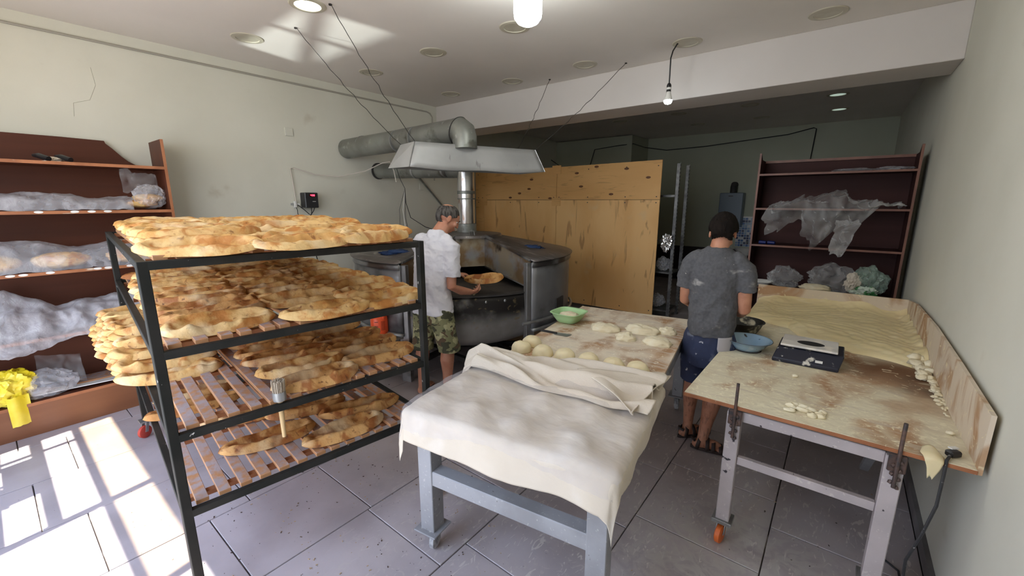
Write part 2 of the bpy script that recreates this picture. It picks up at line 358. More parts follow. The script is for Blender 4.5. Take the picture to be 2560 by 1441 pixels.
def caster(p, m_wheel, parent, dirv=(1, 0, 0), h=.13, r=.045, name='caster'):
    p = Vector(p); d = Vector(dirv).normalized(); ax = Vector((-d.y, d.x, 0))
    c = p + Vector((d.x * .02, d.y * .02, r))
    fk = MB().box((p.x, p.y, h - .004), (.075, .075, .008))
    for s in (-1, 1): fk.bar(c + ax * s * .018, p + ax * s * .018 + Vector((0, 0, h - .006)), .022, .003, up=ax)
    f = fk.build(name, m_steel, parent)
    rot = ax.to_track_quat('Z', 'Y').to_matrix()
    MB().lathe(c, [(.001, -.014), (r * .8, -.015), (r, -.010), (r, .010), (r * .8, .015), (.001, .014)], 24, rot).build('wheel', m_wheel, f, smooth=40)
    return f
for p, d in ((P0, (1, -.2, 0)), (P1, (1, .5, 0)), (P2, (1, 0, 0)), (P3, (.6, -1, 0))): caster(p, m_red, rk, d)

cols = {'left-hand': .55, 'middle': .94, 'right-hand': 1.27}
def yrow(name, x): return cols[name] + (-1.85 - x) * -.02 + (-x - 1.85) * .13
for name in cols:                                  # topmost tier, heaped in two layers
    x = {'left-hand': -1.88, 'middle': -1.76, 'right-hand': -1.75}[name]; k = 0
    while x > -3.62:
        bread(x, yrow(name, x) + (0 if k else {'left-hand': -.05, 'middle': -.10, 'right-hand': -.10}[name]), 1.517 + (k > 0) * .008, f'pale golden flatbread, {ORD[k]} in the {name} row of the topmost tier', 'flatbreads on the topmost tier', roll=R(random.uniform(4, 10)), yaw=R({'left-hand': -32, 'middle': -3, 'right-hand': 8}[name]) if k == 0 else None)
        x -= .152; k += 1
    x = {'left-hand': -2.16, 'middle': -2.25, 'right-hand': -2.5}[name]; k = 0
    while x > -3.5:
        yy = yrow(name, x) + random.uniform(-.03, .03)
        bread(x, yy, 1.548, f'golden flatbread, {ORD[k]} in the upper layer over the topmost {name} row', 'flatbreads on the topmost tier', roll=R(random.uniform(4, 11)))
        x -= .165; k += 1
for name in cols:                                  # second tier
    x = {'left-hand': -1.98, 'middle': -1.84, 'right-hand': -1.83}[name]; k = 0
    while x > -3.62:
        g = 1.192 + (.0 if k == 0 else .010)
        bread(x, yrow(name, x) + random.uniform(-.015, .015), g, f'golden flatbread, {ORD[k]} in the {name} row of the second tier down', 'flatbreads on the second tier', roll=R(random.uniform(5, 12)), me=random.choice(BM + BM2[:2]))
        x -= .16; k += 1
        if name == 'middle' and k == 1: x -= .12
    x = {'left-hand': -2.5, 'middle': -2.8, 'right-hand': -2.9}[name]; k = 0
    while x > -3.4:
        bread(x, yrow(name, x) + random.uniform(-.03, .03), 1.222, f'golden flatbread, {ORD[k]} in the upper layer over the second-tier {name} row', 'flatbreads on the second tier', roll=R(random.uniform(6, 12)), me=random.choice(BM + BM2[:2])); x -= .17; k += 1
for nm, xs, y0 in (('middle', (-1.87, -2.06, -2.25, -2.41, -2.62, -2.86), .88), ('right-hand', (-1.90, -2.10, -2.28, -2.56, -2.80), 1.24)):
    for k, x in enumerate(xs):
        bread(x, y0 + (-1.87 - x) * .10, .868 + (.008 if k else 0), f'brown-crusted flatbread, {ORD[k]} in the {nm} group on the third tier', 'flatbreads on the third tier', roll=R(random.uniform(2, 10)), me=random.choice(BM2 + BM[:1]))
LN = ['bottom', 'second', 'third', 'fourth', 'fifth']
for ly in range(5):                                # leaning heap overhanging the left side of the third tier
    k = 0; x = -2.50 - ly * .10
    while x > -3.62 and k < 9 - ly:
        bread(x, .47 + ly * .012 - (ly == 0) * .0 + (-2.5 - x) * .05 + random.uniform(-.012, .012), .868 + ly * .034, f'golden flatbread, {ORD[k]} in the {LN[ly]} layer of the heap on third tier', 'flatbreads heaped at the left of the third tier', roll=R(random.uniform(4, 12)), pitch=R(-2))
        x -= .13; k += 1
for (x, y, z, yw, lb) in ((-2.08, .72, .55, -12, 'flatbread with one scorched tip, under the brush handle on the bottom rack tier'), (-1.86, .99, .55, -4, 'flatbread nearest the front rail on the bottom rack tier, beside the covered table'), (-2.01, 1.17, .552, -20, 'flatbread with a burnt blister, farthest right on the bottom rack tier'),
                       (-2.24, .98, .55, -16, 'brown flatbread in the middle of the bottom rack tier behind the brush handle'), (-2.42, .74, .55, -18, 'pale flatbread behind the scorched loaf on the bottom rack tier'), (-2.75, .60, .55, -8, 'flatbread seen between the slats far back on the bottom rack tier'), (-2.95, .66, .55, -8, 'last flatbread at the back of the bottom rack tier, seen through the slats')):
    bread(x, y, z, lb, 'flatbreads on the bottom tier', yaw=R(yw), me=random.choice(BM2), sc=1.03)
# round glue brush standing in the gap of the front rail
br = thing('pastry_brush', 'round brush with pale bristles and wooden handle stuck upright behind front rail', 'brush', (-1.815, .685, .70))
m_brist = M('bristles', (.50, .42, .32), (.36, .29, .21), scale=90, stretch=(1, 1, .04), rough=.8)
hb = MB().tube([(-1.815, .685, .685), (-1.815, .685, .80), (-1.815, .685, .858)], [.008, .0105, .012], 14); hb.build('handle', M('pale_handle_wood', (.62, .44, .22), rough=.5), br, smooth=40)
MB().lathe((-1.815, .685, .855), [(.012, 0), (.026, .004), (.027, .012), (.0262, .02), (.027, .028), (.0262, .036), (.026, .044)], 28).build('ferrule', m_steel, br, smooth=40)
bmb = MB()
for i in range(150):
    a = i * 2.4; r = .0245 * math.sqrt((i + .5) / 150); x, y = r * math.cos(a), r * math.sin(a)
    bmb.tube([(-1.815 + x, .685 + y, .895), (-1.815 + x * 1.12 + random.uniform(-.001, .001), .685 + y * 1.12, .95 + random.uniform(-.006, .004))], [.0016, .0013], 4)
bmb.build('bristles', m_brist, br)

# ------------------------------------------------------------------ crumpled shapes
def crumple(c, rad, seed, amp=.18, scale=3, n=4, flat=None, yaw=0):
    bm = bmesh.new(); bmesh.ops.create_icosphere(bm, subdivisions=n, radius=1)
    mb = MB(); ca, sa = math.cos(yaw), math.sin(yaw)
    vs = []
    for v in bm.verts:
        d = v.co.normalized(); r = 1 + amp * (ridge(d.x, d.y, d.z, seed, scale) - .5) + amp * .8 * nz(d.x, d.y, d.z, seed, scale * .6)
        p = Vector((d.x * rad[0], d.y * rad[1], d.z * rad[2])) * r
        p = Vector((p.x * ca - p.y * sa, p.x * sa + p.y * ca, p.z)) + Vector(c)
        if flat is not None and p.z < flat: p.z = flat + .002 * nz(p.x, p.y, 0, seed, 30)
        vs.append(p)
    fs = [tuple(v.index for v in f.verts) for f in bm.faces]; bm.free(); return mb.add(vs, fs)
def sheet(fn, nu=50, nv=30, amp=.02, scale=9, seed=0, amp2=.006):
    def g(u, v):
        p = Vector(fn(u, v)); q = amp * (ridge(p.x, p.y, p.z, seed, scale) - .5) + amp2 * nz(p.x, p.y, p.z, seed + 5, scale * 4)
        return (p.x + q * .7, p.y + amp * .5 * nz(p.x, p.y, p.z, seed + 9, scale), p.z + q)
    return MB().grid(nu, nv, g)

# ------------------------------------------------------------------ left-hand bread shelving
sh = thing('bread_shelving', 'brown laminate open shelving with broken back panel against left wall', 'shelving', (-4.68, .2, 0))
xf, xb, ya, yb = -4.5, -4.86, -.60, 1.035
MB().bb((xb, yb, 0), (xf, yb + .02, 2.2)).build('side_panel', m_lam, sh, bevel=.001)
MB().bb((xf - .001, yb, 0), (xf + .002, yb + .02, 2.2)).build('edging', m_edge, sh)
MB().bb((xb, ya, 0), (xf, ya + .02, 2.2)).build('side_panel', m_lam, sh, bevel=.001)
poly = [(xb, ya, 0), (xb, yb, 0), (xb, yb, 1.99), (xb, .93, 2.0), (xb, .88, 2.03), (xb, .84, 2.07), (xb, .79, 2.13), (xb, .755, 2.165), (xb, .75, 2.185), (xb, .5, 2.19), (xb, .2, 2.19), (xb, ya, 2.19)]
MB().prism(poly, (0, 0, 0), (.006, 0, 0)).build('back_panel', m_lam, sh)
for z in (1.98, 1.63, 1.195, .715, .25):
    b = MB().bb((xb + .006, ya + .02, z - .02), (xf - .003, yb, z)).build('shelf', m_lam, sh)
    e = MB().bb((xf - .003, ya + .02, z - .0215), (xf + .001, yb, z + .001)).build('shelf_edging', m_edge, sh)
MB().bb((xf - .02, ya + .02, 0), (xf, yb, .235)).build('plinth', M('plinth_laminate', (.26, .105, .045), (.20, .075, .032), scale=5, stretch=(1, .06, 1), rough=.4, detail=8), sh)
for (y, z) in ((.28, 1.62), (.46, 1.62), (.55, 1.62), (.64, 1.62), (.08, 1.185), (.14, 1.185), (.27, 1.185), (.52, 1.185), (.58, 1.185), (.71, 1.185)):
    w = .018; MB().prism([(xf + .0012, y + w * 1.3 * math.cos(a * math.pi / 6), z + .003 + .009 * math.sin(a * math.pi / 6)) for a in range(12)], (0, 0, 0), (.001, 0, 0)).build('sticker', m_white, sh)
for i, y in enumerate((.36, .47)):
    t = MB().tube([(-4.66, y - .03, 2.025), (-4.60, y - .01, 2.02), (-4.53, y + .03, 1.997)], [.012, .019, .017], 12)
    whole(t, 'torch', m_black, ['black cylindrical hand torch on top of the shelving, nearer the wall corner', 'black cylindrical hand torch on top of the shelving beside the crumpled rag'][i], 'torch', loc=(-4.6, y, 1.98), smooth=40)
whole(crumple((-4.62, .42, 1.995), (.05, .05, .022), 3, .4, n=3), 'rag', m_cloth, 'small crumpled beige rag between the torches on top of the shelving', 'rag', loc=(-4.62, .42, 1.98))
# breads in plastic on the shelves
lb = ['second', 'third']
def shelf_bag(name, label, y0, y1, z0, h0, h1, seed, hang=0, mat=m_film, amp=.022, over=.0):
    def fn(u, v):
        y = lerp(y0, y1, u); hh = lerp(h0, h1, u) * (.8 + .35 * nz(y * 3, seed, 0, 4))
        a = v * math.pi; x = lerp(xf + over, xb + .03, .5 - .5 * math.cos(a)); z = z0 + hh * math.sin(a) ** .55
        if v < .12 and hang: z -= hang * (1 - v / .12) * (.6 + .6 * nz(y * 5, seed, 1)); x = xf + over + .015
        return x, y, z
    return whole(sheet(fn, 110, 44, amp, 4.5, seed, .004), name, mat, label, 'plastic bag', loc=((xf + xb) / 2, (y0 + y1) / 2, z0), smooth=True, group='plastic over the breads on the brown shelving')
shelf_bag('plastic_bag', 'long cloudy plastic bag covering loaves on upper shelf of brown shelving', -.45, .80, 1.635, .12, .13, 3)
whole(crumple((-4.62, .93, 1.74), (.10, .12, .10), 8, .22, 2, flat=1.637), 'plastic_bag', m_film, 'knotted plastic bag of bread at the right end of the upper brown shelf', 'plastic bag', loc=(-4.62, .93, 1.637), group='plastic over the breads on the brown shelving')
whole(sheet(lambda u, v: (-4.66 + .05 * v, .78 + .22 * u, 1.78 + .17 * v * (1 - .2 * u)), 26, 20, .05, 8, 5), 'plastic_sheet', m_film2, 'stiff upright fold of clear plastic above the bread bag on upper shelf', 'plastic', loc=(-4.66, .9, 1.78))
shelf_bag('plastic_bag', 'cloudy plastic wrapped over pale loaves on middle shelf of brown shelving', -.5, 1.0, 1.20, .25, .20, 5, amp=.02)
for i, y in enumerate((-.35, 0, .35, .75)):
    whole(crumple((-4.60, y, 1.265), (.08, .16, .062), 20 + i, .10, flat=1.197), 'loaf', m_bread, f'pale loaf under plastic on the middle brown shelf, {["farthest left", "second from left", "third from left", "beside the rack post"][i]}', 'bread', loc=(-4.60, y, 1.197), group='loaves under plastic on the brown shelving', smooth=True)
for i, y in enumerate((.90, 1.0 - .12, )):
    whole(crumple((-4.62, y - .02 + i * .06, 1.68 + i * .045), (.06, .10, .035), 30 + i, .1, flat=1.632 + i * .05), 'loaf', m_bread, ['browned loaf inside knotted bag on the upper brown shelf, lower one', 'browned loaf inside knotted bag on the upper brown shelf, upper one'][i], 'bread', loc=(-4.62, y, 1.64), group='loaves under plastic on the brown shelving', smooth=True)
def lowbag(u, v):
    y = lerp(-.5, 1.0, u); s = v
    if s < .3: return (xf + .035 + .02 * math.sin(u * 9), y, .74 - (.3 - s) * (.15 + .35 * max(0, 1 - abs(y + .02) * 3) + .1 * nz(y * 4, 1, 1)))
    q = (s - .3) / .7; return (lerp(xf + .03, xb + .03, q), y, .74 + (.13 + .16 * max(0, 1 - abs(y - .02) * 4) + .10 * u) * math.sin(q * 2.6) ** .6)
whole(sheet(lowbag, 120, 50, .04, 4, 12, .004), 'plastic_sheet', plastic_film('milky_film', c=(.8, .8, .85), lo=.28, hi=.72), 'white milky plastic sheet heaped and hanging over the lower brown shelf', 'plastic', loc=(-4.6, .2, .72), smooth=True)
yel = M('yellow_plastic', (.80, .62, .02), (.9, .75, .10), scale=6, rough=.3, sss=.1)
yb_ = crumple((-4.60, -.06, .37), (.11, .14, .13), 4, .30, 2.0, n=5, flat=.255); yb_.grid(14, 10, lambda u, v: (xf + .012 + .015 * math.sin(v * 5), -.08 + .11 * v, .33 - .22 * u + .01 * nz(u * 5, v * 5, 0)))
whole(yb_, 'yellow_bag', yel, 'crumpled yellow plastic bag spilling out of the bottom of brown shelving', 'plastic bag', loc=(-4.60, -.05, .25), smooth=30)
whole(crumple((-4.62, .14, .34), (.13, .15, .11), 6, .25, 1.8, flat=.254), 'plastic_bag', m_film, 'clear plastic bag of flour beside the yellow bag on bottom shelf', 'plastic bag', loc=(-4.62, .14, .25), smooth=30)
whole(sheet(lambda u, v: (-4.56 - .16 * v, .10 + .24 * u, .36 + .18 * v - .05 * u), 20, 16, .02, 6, 8), 'plastic_sheet', m_film2, 'stiff folded clear plastic standing above the flour bag on bottom shelf', 'plastic', loc=(-4.6, .2, .36))
whole(MB().box((-4.60, .42, .268), (.16, .72, .006), Matrix.Rotation(R(-9), 3, 'Z') @ Matrix.Rotation(R(-5), 3, 'Y')), 'white_sheet', m_white, 'thin white panel lying on the bottom shelf of the brown shelving', 'panel', loc=(-4.6, .42, .25))
whole(MB().box((-4.70, .62, .275), (.18, .66, .012), Matrix.Rotation(R(-4), 3, 'Z')), 'wooden_board', m_slat, 'pale wooden board lying behind the white panel on bottom shelf', 'board', loc=(-4.7, .6, .25))
whole(MB().tube([(-4.72 + .09 * math.cos(a / 4), .76 + .13 * math.sin(a / 4), .288 + .015 * math.sin(a)) for a in range(22)], .004, 6), 'coiled_cable', m_black, 'black cable coiled at the right end of the bottom brown shelf', 'cable', loc=(-4.72, .76, .28))

# floor fan behind the rack
fn = thing('pedestal_fan', 'grey pedestal fan with black wire guard behind the bread rack', 'fan', (-4.35, 1.42, 0))
fc = Vector((-4.30, 1.36, .93)); fd = Vector((.75, -.5, -.15)).normalized(); fr = fd.to_track_quat('Z', 'Y').to_matrix()
g = MB()
def ring3(c, r, off, rr=.004, n=40): return [c + fr @ Vector((r * math.cos(2 * math.pi * k / n), r * math.sin(2 * math.pi * k / n), off)) for k in range(n + 1)]
for r, of in ((.235, 0), (.235, .03), (.16, .07), (.08, .08), (.16, -.05)): g.tube(ring3(fc, r, of), .004, 6)
for k in range(48):
    a = 2 * math.pi * k / 48; g.tube([fc + fr @ Vector((q * math.cos(a), q * math.sin(a), w)) for q, w in ((.235, .02), (.16, .07), (.05, .085))], .0014, 4)
    g.tube([fc + fr @ Vector((q * math.cos(a), q * math.sin(a), w)) for q, w in ((.235, 0), (.16, -.05), (.05, -.07))], .0014, 4)
g.build('wire_guard', m_black, fn)
hb = MB().lathe(fc, [(.001, -.14), (.05, -.13), (.055, -.07), (.04, .05), (.03, .085), (.001, .09)], 24, fr); hb.build('motor_hub', m_black, fn, smooth=40)
for k in range(3):
    a0 = 2 * math.pi * k / 3
    MB().grid(8, 8, lambda u, v: fc + fr @ Vector(((.05 + .16 * u) * math.cos(a0 + v * (1.3)), (.05 + .16 * u) * math.sin(a0 + v * 1.3), .03 - .05 * v))).build('blade', M('grey_blade', (.35, .37, .4), rough=.3), fn, solid=.003, smooth=True)
MB().tube([fc + fr @ Vector((0, 0, -.1)), (-4.36, 1.42, .85), (-4.36, 1.42, .03)], .014, 12).build('pole', m_steel, fn, smooth=40)
MB().lathe((-4.36, 1.42, 0), [(.001, 0), (.19, 0), (.2, .015), (.05, .04), (.001, .045)], 32).build('base', m_black, fn, smooth=40)

# ------------------------------------------------------------------ things on the left wall
bx = thing('speed_controller', 'black wall-mounted motor speed controller with red digital display', 'controller', (-4.84, 2.395, 1.71))
MB().bb((-4.898, 2.32, 1.625), (-4.78, 2.47, 1.795)).build('body', M('charcoal_plastic', (.02, .02, .022), rough=.35), bx, bevel=.006)
MB().bb((-4.780, 2.37, 1.752), (-4.777, 2.44, 1.778)).build('display', M('display_window', (.02, 0, 0), rough=.1), bx)
dg = MB(); m_digit = M('red_digit', (.5, 0, 0), emit=((1, .02, .04), 6))
seg = {'a': ((0, 2), (1, 2)), 'b': ((1, 1), (1, 2)), 'c': ((1, 0), (1, 1)), 'd': ((0, 0), (1, 0)), 'e': ((0, 0), (0, 1)), 'f': ((0, 1), (0, 2)), 'g': ((0, 1), (1, 1))}
for i, ch in enumerate(('fgbc', 'abcdfg', 'abcdef')):
    for q in ch:
        (x0, z0), (x1, z1) = seg[q]; f = lambda x, z: Vector((-4.7762, 2.382 + i * .018 + x * .009, 1.757 + z * .008)); dg.bar(f(x0, z0), f(x1, z1), .003, .0015, up=(1, 0, 0))
dg.build('digits', m_digit, bx)
MB().lathe((-4.779, 2.415, 1.722), [(.001, 0), (.012, 0), (.010, .01), (.001, .01)], 20, Matrix.Rotation(R(90), 3, 'Y')).build('knob', m_black, bx)
MB().bb((-4.780, 2.40, 1.694), (-4.777, 2.437, 1.699)).build('grey_mark', m_white, bx)
cb = MB()
for a, b in (((-4.82, 2.40, 1.63), (-4.85, 2.40, 1.53)), ((-4.82, 2.44, 1.63), (-4.85, 2.405, 1.55)), ((-4.87, 2.27, 1.66), (-4.86, 2.39, 1.55))): cb.tube([a, Vector(a).lerp(Vector(b), .5) + Vector((.012, 0, 0)), b], .0045, 8)
cb.tube([(-4.86, 2.40, 1.55), (-4.87, 2.40, 1.2), (-4.87, 2.50, .7), (-4.88, 2.44, .3), (-4.88, 2.5, .01)], .006, 8)
whole(cb, 'power_cable', m_black, 'black cables hanging down from the wall speed controller', 'cable', loc=(-4.86, 2.4, 1.5), smooth=40)
so_ = thing('wall_socket', 'small white double wall socket left of the black controller', 'socket', (-4.88, 2.24, 1.66))
MB().bb((-4.898, 2.235, 1.63), (-4.865, 2.262, 1.70)).build('socket_box', m_white, so_, bevel=.003); MB().bb((-4.898, 2.205, 1.655), (-4.88, 2.232, 1.678)).build('socket_box', M('grey_plastic', (.3, .31, .3)), so_, bevel=.002); MB().bb((-4.898, 2.27, 1.65), (-4.872, 2.30, 1.675)).build('socket_box', m_white, so_, bevel=.002)
whole(MB().tube([(-4.87, 2.25, 1.64), (-4.865, 2.26, 1.6), (-4.87, 2.262, 1.56), (-4.865, 2.30, 1.50), (-4.87, 2.3, 1.2)], .004, 6), 'socket_cord', m_black, 'thin black cord dangling from the white wall socket', 'cable', loc=(-4.87, 2.25, 1.6))
whole(MB().bb((-4.9, 2.225, 2.40), (-4.888, 2.31, 2.485)), 'blank_plate', m_wall, 'square blank cover plate high on the left wall', 'wall plate', loc=(-4.9, 2.27, 2.44), bevel=.002)
whole(MB().bb((-4.9, 4.05, 1.86), (-4.888, 4.13, 1.95)), 'blank_plate', m_wall, 'square cover plate on left wall beneath the narrow flue pipe', 'wall plate', loc=(-4.9, 4.1, 1.9), bevel=.002)
tag(MB().tube([(-4.893, YF, 2.955), (-4.893, 4.24, 2.955), (-4.893, 4.30, 2.94), (-4.893, 4.335, 2.9), (-4.893, 4.335, 2.0)], .010, 8).build('trim_2', M('conduit_grey', (.36, .34, .29), rough=.6), smooth=40), kind='structure')
wc = MB().tube([(-4.88, 2.26, 1.70), (-4.885, 2.25, 1.9), (-4.88, 2.235, 2.055), (-4.87, 2.26, 2.062), (-4.86, 2.5, 2.00), (-4.8, 2.75, 1.985), (-4.7, 3.05, 2.06), (-4.55, 3.2, 2.16), (-4.42, 3.22, 2.17), (-4.38, 3.24, 2.06), (-4.36, 3.25, 1.93)], .0055, 8)
whole(wc, 'white_cable', M('white_cord_rubber', (.62, .56, .5), rough=.6), 'white cord sagging from the left wall to the flue pipes', 'cable', loc=(-4.8, 2.6, 2.0), smooth=40)
crk = MB().tube([(-4.899, .76, 2.75), (-4.899, .77, 2.62), (-4.899, .72, 2.5), (-4.899, .62, 2.46), (-4.899, .61, 2.36)], .0012, 4); tag(crk.build('trim_3', M('wall_crack', (.40, .38, .3))), kind='structure')
# ------------------------------------------------------------------ round oven
m_galv = M('sooty_sheet_steel', (.36, .36, .36), (.24, .235, .23), scale=3, rough=.40, metal=.65, coord='world', layers=[dict(c=(.10, .055, .03), s=3.2, lo=.52, hi=.66, amt=.8), dict(c=(.03, .025, .022), s=2.2, lo=.56, hi=.68, amt=.8)])
m_drum = M('oven_drum_steel', (.34, .345, .36), (.25, .25, .26), scale=2, rough=.42, metal=.55, coord='world', layers=[dict(c=(.03, .025, .022), s=2, lo=.55, hi=.72, amt=.8)])
m_roof = M('oven_roof', (.16, .14, .13), (.09, .078, .073), scale=3, rough=.38, metal=.4, coord='world', layers=[dict(c=(.5, .45, .42), s=7, lo=.56, hi=.72, st=(.4, 1.6, 1), dist=1.5, amt=.6)])
m_scorch = M('scorched_steel', (.42, .36, .27), (.26, .17, .09), scale=3.4, lo=.42, hi=.6, rough=.38, metal=.5, coord='world', layers=[dict(c=(.35, .37, .42), s=3, lo=.5, hi=.62, amt=.8), dict(c=(.03, .018, .012), s=4, lo=.56, hi=.7)])
m_apron = M('oven_apron_steel', (.30, .29, .28), (.22, .21, .20), scale=4, rough=.45, metal=.45, coord='world', layers=[dict(c=(.012, .01, .009), s=3, lo=.32, hi=.5, axis=(2, .54, .70), amt=.97), dict(c=(.24, .18, .10), s=14, lo=.60, hi=.7, dist=1, amt=.7, axis=(2, .5, .6))])
m_hearth = M('hearth_stone', (.045, .038, .032), (.075, .062, .05), scale=4, rough=.75, coord='world', bump=.2)
m_dark = M('dark_iron', (.035, .034, .036), (.06, .055, .05), scale=8, rough=.55, metal=.3)
OX, OY, OR = -3.43, 3.46, 1.21
ov = thing('round_oven', 'large round sheet-steel rotating bread oven with conical roof and open notch', 'oven', (OX, OY, 0))
def oc(a, r, z): return (OX + r * math.cos(a), OY + r * math.sin(a), z)
A0, A1 = R(-14), R(286)            # body sweep, notch between 286 and 346 degrees
pa, pb = Vector((-3.05, 3.39, 0)), Vector((-3.22, 3.12, 0)); ea, eb = Vector(oc(R(-14), 1.19, 0)), Vector(oc(R(-74), 1.19, 0))
MB().grid(90, 6, lambda u, v: oc(lerp(A0, A1, u), OR, lerp(.46, 1.13, v))).build('drum_wall', m_drum, ov, smooth=True, solid=.006)
MB().grid(90, 3, lambda u, v: oc(lerp(A0, A1, u), OR + .012, lerp(1.085, 1.14, v))).build('rim_band', m_galv, ov, smooth=True, solid=.01)
MB().grid(90, 3, lambda u, v: oc(lerp(A0, A1, u), OR - .02 + .05 * v, .47 + .0 * v)).build('lower_ring', m_steel, ov, smooth=True, solid=.03)
def roofp(u, v):
    a = lerp(A0, A1, u); o = Vector(oc(a, OR + .035, 1.145))
    i = Vector(oc(a, .40, 1.315)); 
    return o.lerp(i, v)
MB().grid(90, 8, roofp).build('roof', m_roof, ov, smooth=True, solid=.008)
MB().lathe((OX, OY, 0), [(.44, 1.31), (.43, 1.335), (.16, 1.352), (.001, 1.352)], 48).build('roof_cap', m_roof, ov, smooth=40)
Z = lambda p, z: (p.x, p.y, z)
MB().prism([Z(pa, 1.0), Z(pb, 1.0), Z(pb, 1.33), Z(pa, 1.33)], (0, 0, 0), (-.012, .01, 0)).build('notch_back_panel', m_scorch, ov)
MB().prism([Z(pa, 1.0), Z(ea, .885), Z(ea, 1.14), Z(pa, 1.325)], (0, 0, 0), (0, .012, 0)).build('notch_side_panel', m_scorch, ov)
MB().prism([Z(pb, 1.0), Z(eb, .885), Z(eb, 1.14), Z(pb, 1.325)], (0, 0, 0), (-.012, 0, 0)).build('notch_side_panel', m_scorch, ov)
for p, e, s in ((pa, ea, 1), (pb, eb, -1)):
    MB().bar(Z(p, 1.335), Z(e, 1.15), .03, .02).build('notch_lip', m_galv, ov, bevel=.003)
    MB().bar(Z(p, .995), Z(e, .882), .012, .012).build('panel_trim', m_galv, ov)
for a, zz in ((R(-14), .0), (R(-74), .0)):
    q = Vector(oc(a, 1.175, 0)); t = Vector((-math.sin(a), math.cos(a), 0))
    MB().bar(q + Vector((0, 0, 0)), q + Vector((0, 0, 1.13)), .05, .10, up=t).build('notch_post', m_galv, ov, bevel=.003)
    for k in range(6): MB().lathe(q + Vector((.03, -.0, .25 + .14 * k)), [(.001, 0), (.006, 0), (.004, .004)], 8, Matrix.Rotation(R(90), 3, 'Y')).build('rivet', m_steel, ov)
MB().grid(30, 10, lambda u, v: oc(lerp(R(-73), R(-15), u), 1.15 + .02 * math.sin(v * 3), lerp(.42 - .04 * math.sin(u * 3.14), .84, v))).build('apron', m_apron, ov, smooth=True, solid=.008)
MB().grid(30, 2, lambda u, v: oc(lerp(R(-73), R(-15), u), 1.10 + .07 * v, .845)).build('apron_lip', m_dark, ov, solid=.014)
for a in (-36, -27): MB().lathe(oc(R(a), 1.165, .79), [(.001, 0), (.014, 0), (.010, .008), (.001, .01)], 12, Matrix.Rotation(R(90), 3, 'Y')).build('bolt', m_steel, ov)
MB().lathe((OX, OY, 0), [(.001, .85), (1.10, .85), (1.12, .83), (1.12, .78), (.001, .76)], 80).build('hearth', m_hearth, ov, smooth=40)
MB().lathe((OX, OY, 0), [(.001, .50), (1.16, .50), (1.16, .47), (.001, .47)], 60).build('underside', m_dark, ov)
hd = MB()
for k in range(10): # stone segments of the rotating hearth, recessed joints
    a = R(36 * k + 6); hd.bar(oc(a, .2, .8515), oc(a, 1.1, .8515), .008, .002)
hd.build('hearth_joint', m_dark, ov)
for a in (R(20), R(75), R(130), R(185), R(240)):
    MB().bar(oc(a, 1.16, 0), oc(a, 1.16, .5), .05, .05, up=(math.cos(a), math.sin(a), 0)).build('leg', m_dark, ov, bevel=.003)
for z, r in ((.33, 1.20),):
    MB().tube([oc(lerp(R(-20), R(40), k / 16), r + .045, .56) for k in range(17)], .016, 8).build('guard_bar', m_steel, ov, smooth=40)
for a, b in ((R(-14), R(150)), (R(-74), R(95)), (R(20), R(240))): MB().bar(oc(a, 1.15, .13), oc(b, 1.15, .13), .05, .05).build('base_beam', m_dark, ov, bevel=.003)
MB().box(oc(R(8), 1.217, .62), (.012, .17, .20), Matrix.Rotation(R(8), 3, 'Z')).build('service_hatch', m_dark, ov)
MB().tube([(-3.16, 3.27, 1.335), (-3.155, 3.265, 1.385), (-3.12, 3.30, 1.385), (-3.115, 3.305, 1.335)], .006, 8).build('handle', m_steel, ov, smooth=40)
for i, (p, s) in enumerate((((-2.62, 3.62, 1.205), 1), ((-3.42, 2.52, 1.20), 4))):
    whole(crumple(p, (.16, .10, .035), 40 + i, .35, 3, flat=p[2] - .03, yaw=.7), 'blue_cloth', M('navy_cotton', (.012, .028, .085), (.02, .05, .14), scale=9, rough=.9), ['crumpled navy blue cloth on the right side of the oven roof', 'crumpled navy blue cloth on the left side of the oven roof'][i], 'cloth', loc=p, smooth=True)
# flue pipes
m_fl = M('shiny_zinc_pipe', (.62, .62, .62), (.40, .36, .33), scale=9, stretch=(1, 1, .3), lo=.4, hi=.62, rough=.26, metal=.9, layers=[dict(c=(.30, .17, .10), s=14, lo=.60, hi=.68, st=(1, 1, .4), amt=.7)], bump=.1)
m_duct = M('dull_zinc_duct', (.27, .28, .25), (.20, .20, .18), scale=4, rough=.45, metal=.5, layers=[dict(c=(.06, .05, .03), s=5, lo=.60, hi=.72, amt=.7), dict(c=(.45, .45, .42), s=11, lo=.62, hi=.7, amt=.6)])
fl = thing('oven_flue', 'shiny galvanised vertical flue rising from the oven roof and running to wall', 'flue', (OX + .01, 3.5, 1.35))
MB().tube([(-3.42, 3.5, 1.34), (-3.42, 3.5, 2.09)], .097, 32).build('vertical_pipe', m_fl, fl, smooth=40)
for z, r, h in ((1.345, .112, .10), (1.78, .101, .03), (1.72, .101, .008)): MB().lathe((-3.42, 3.5, z), [(r * .96, 0), (r, .004), (r, h), (r * .96, h + .004)], 32).build('collar', m_duct, fl, smooth=40)
MB().tube([(-4.89, 3.36, 2.085), (-4.3, 3.41, 2.07), (-3.85, 3.46, 2.06), (-3.5, 3.49, 2.05), (-3.42, 3.5, 2.05)], .092, 32).build('horizontal_pipe', m_duct, fl, smooth=40)
for x in (-4.2, -3.68): MB().tube([(x, 3.42, 2.067), (x + .03, 3.423, 2.067)], .096, 32).build('collar', m_steel, fl, smooth=40)
MB().tube([(-4.885, 3.36, 2.085), (-4.86, 3.362, 2.085)], .103, 32).build('wall_ring', m_dark, fl, smooth=40)
ed = thing('exhaust_duct', 'wide dull zinc exhaust duct from the wall with elbow into hood', 'duct', (-3.9, 2.97, 2.3))
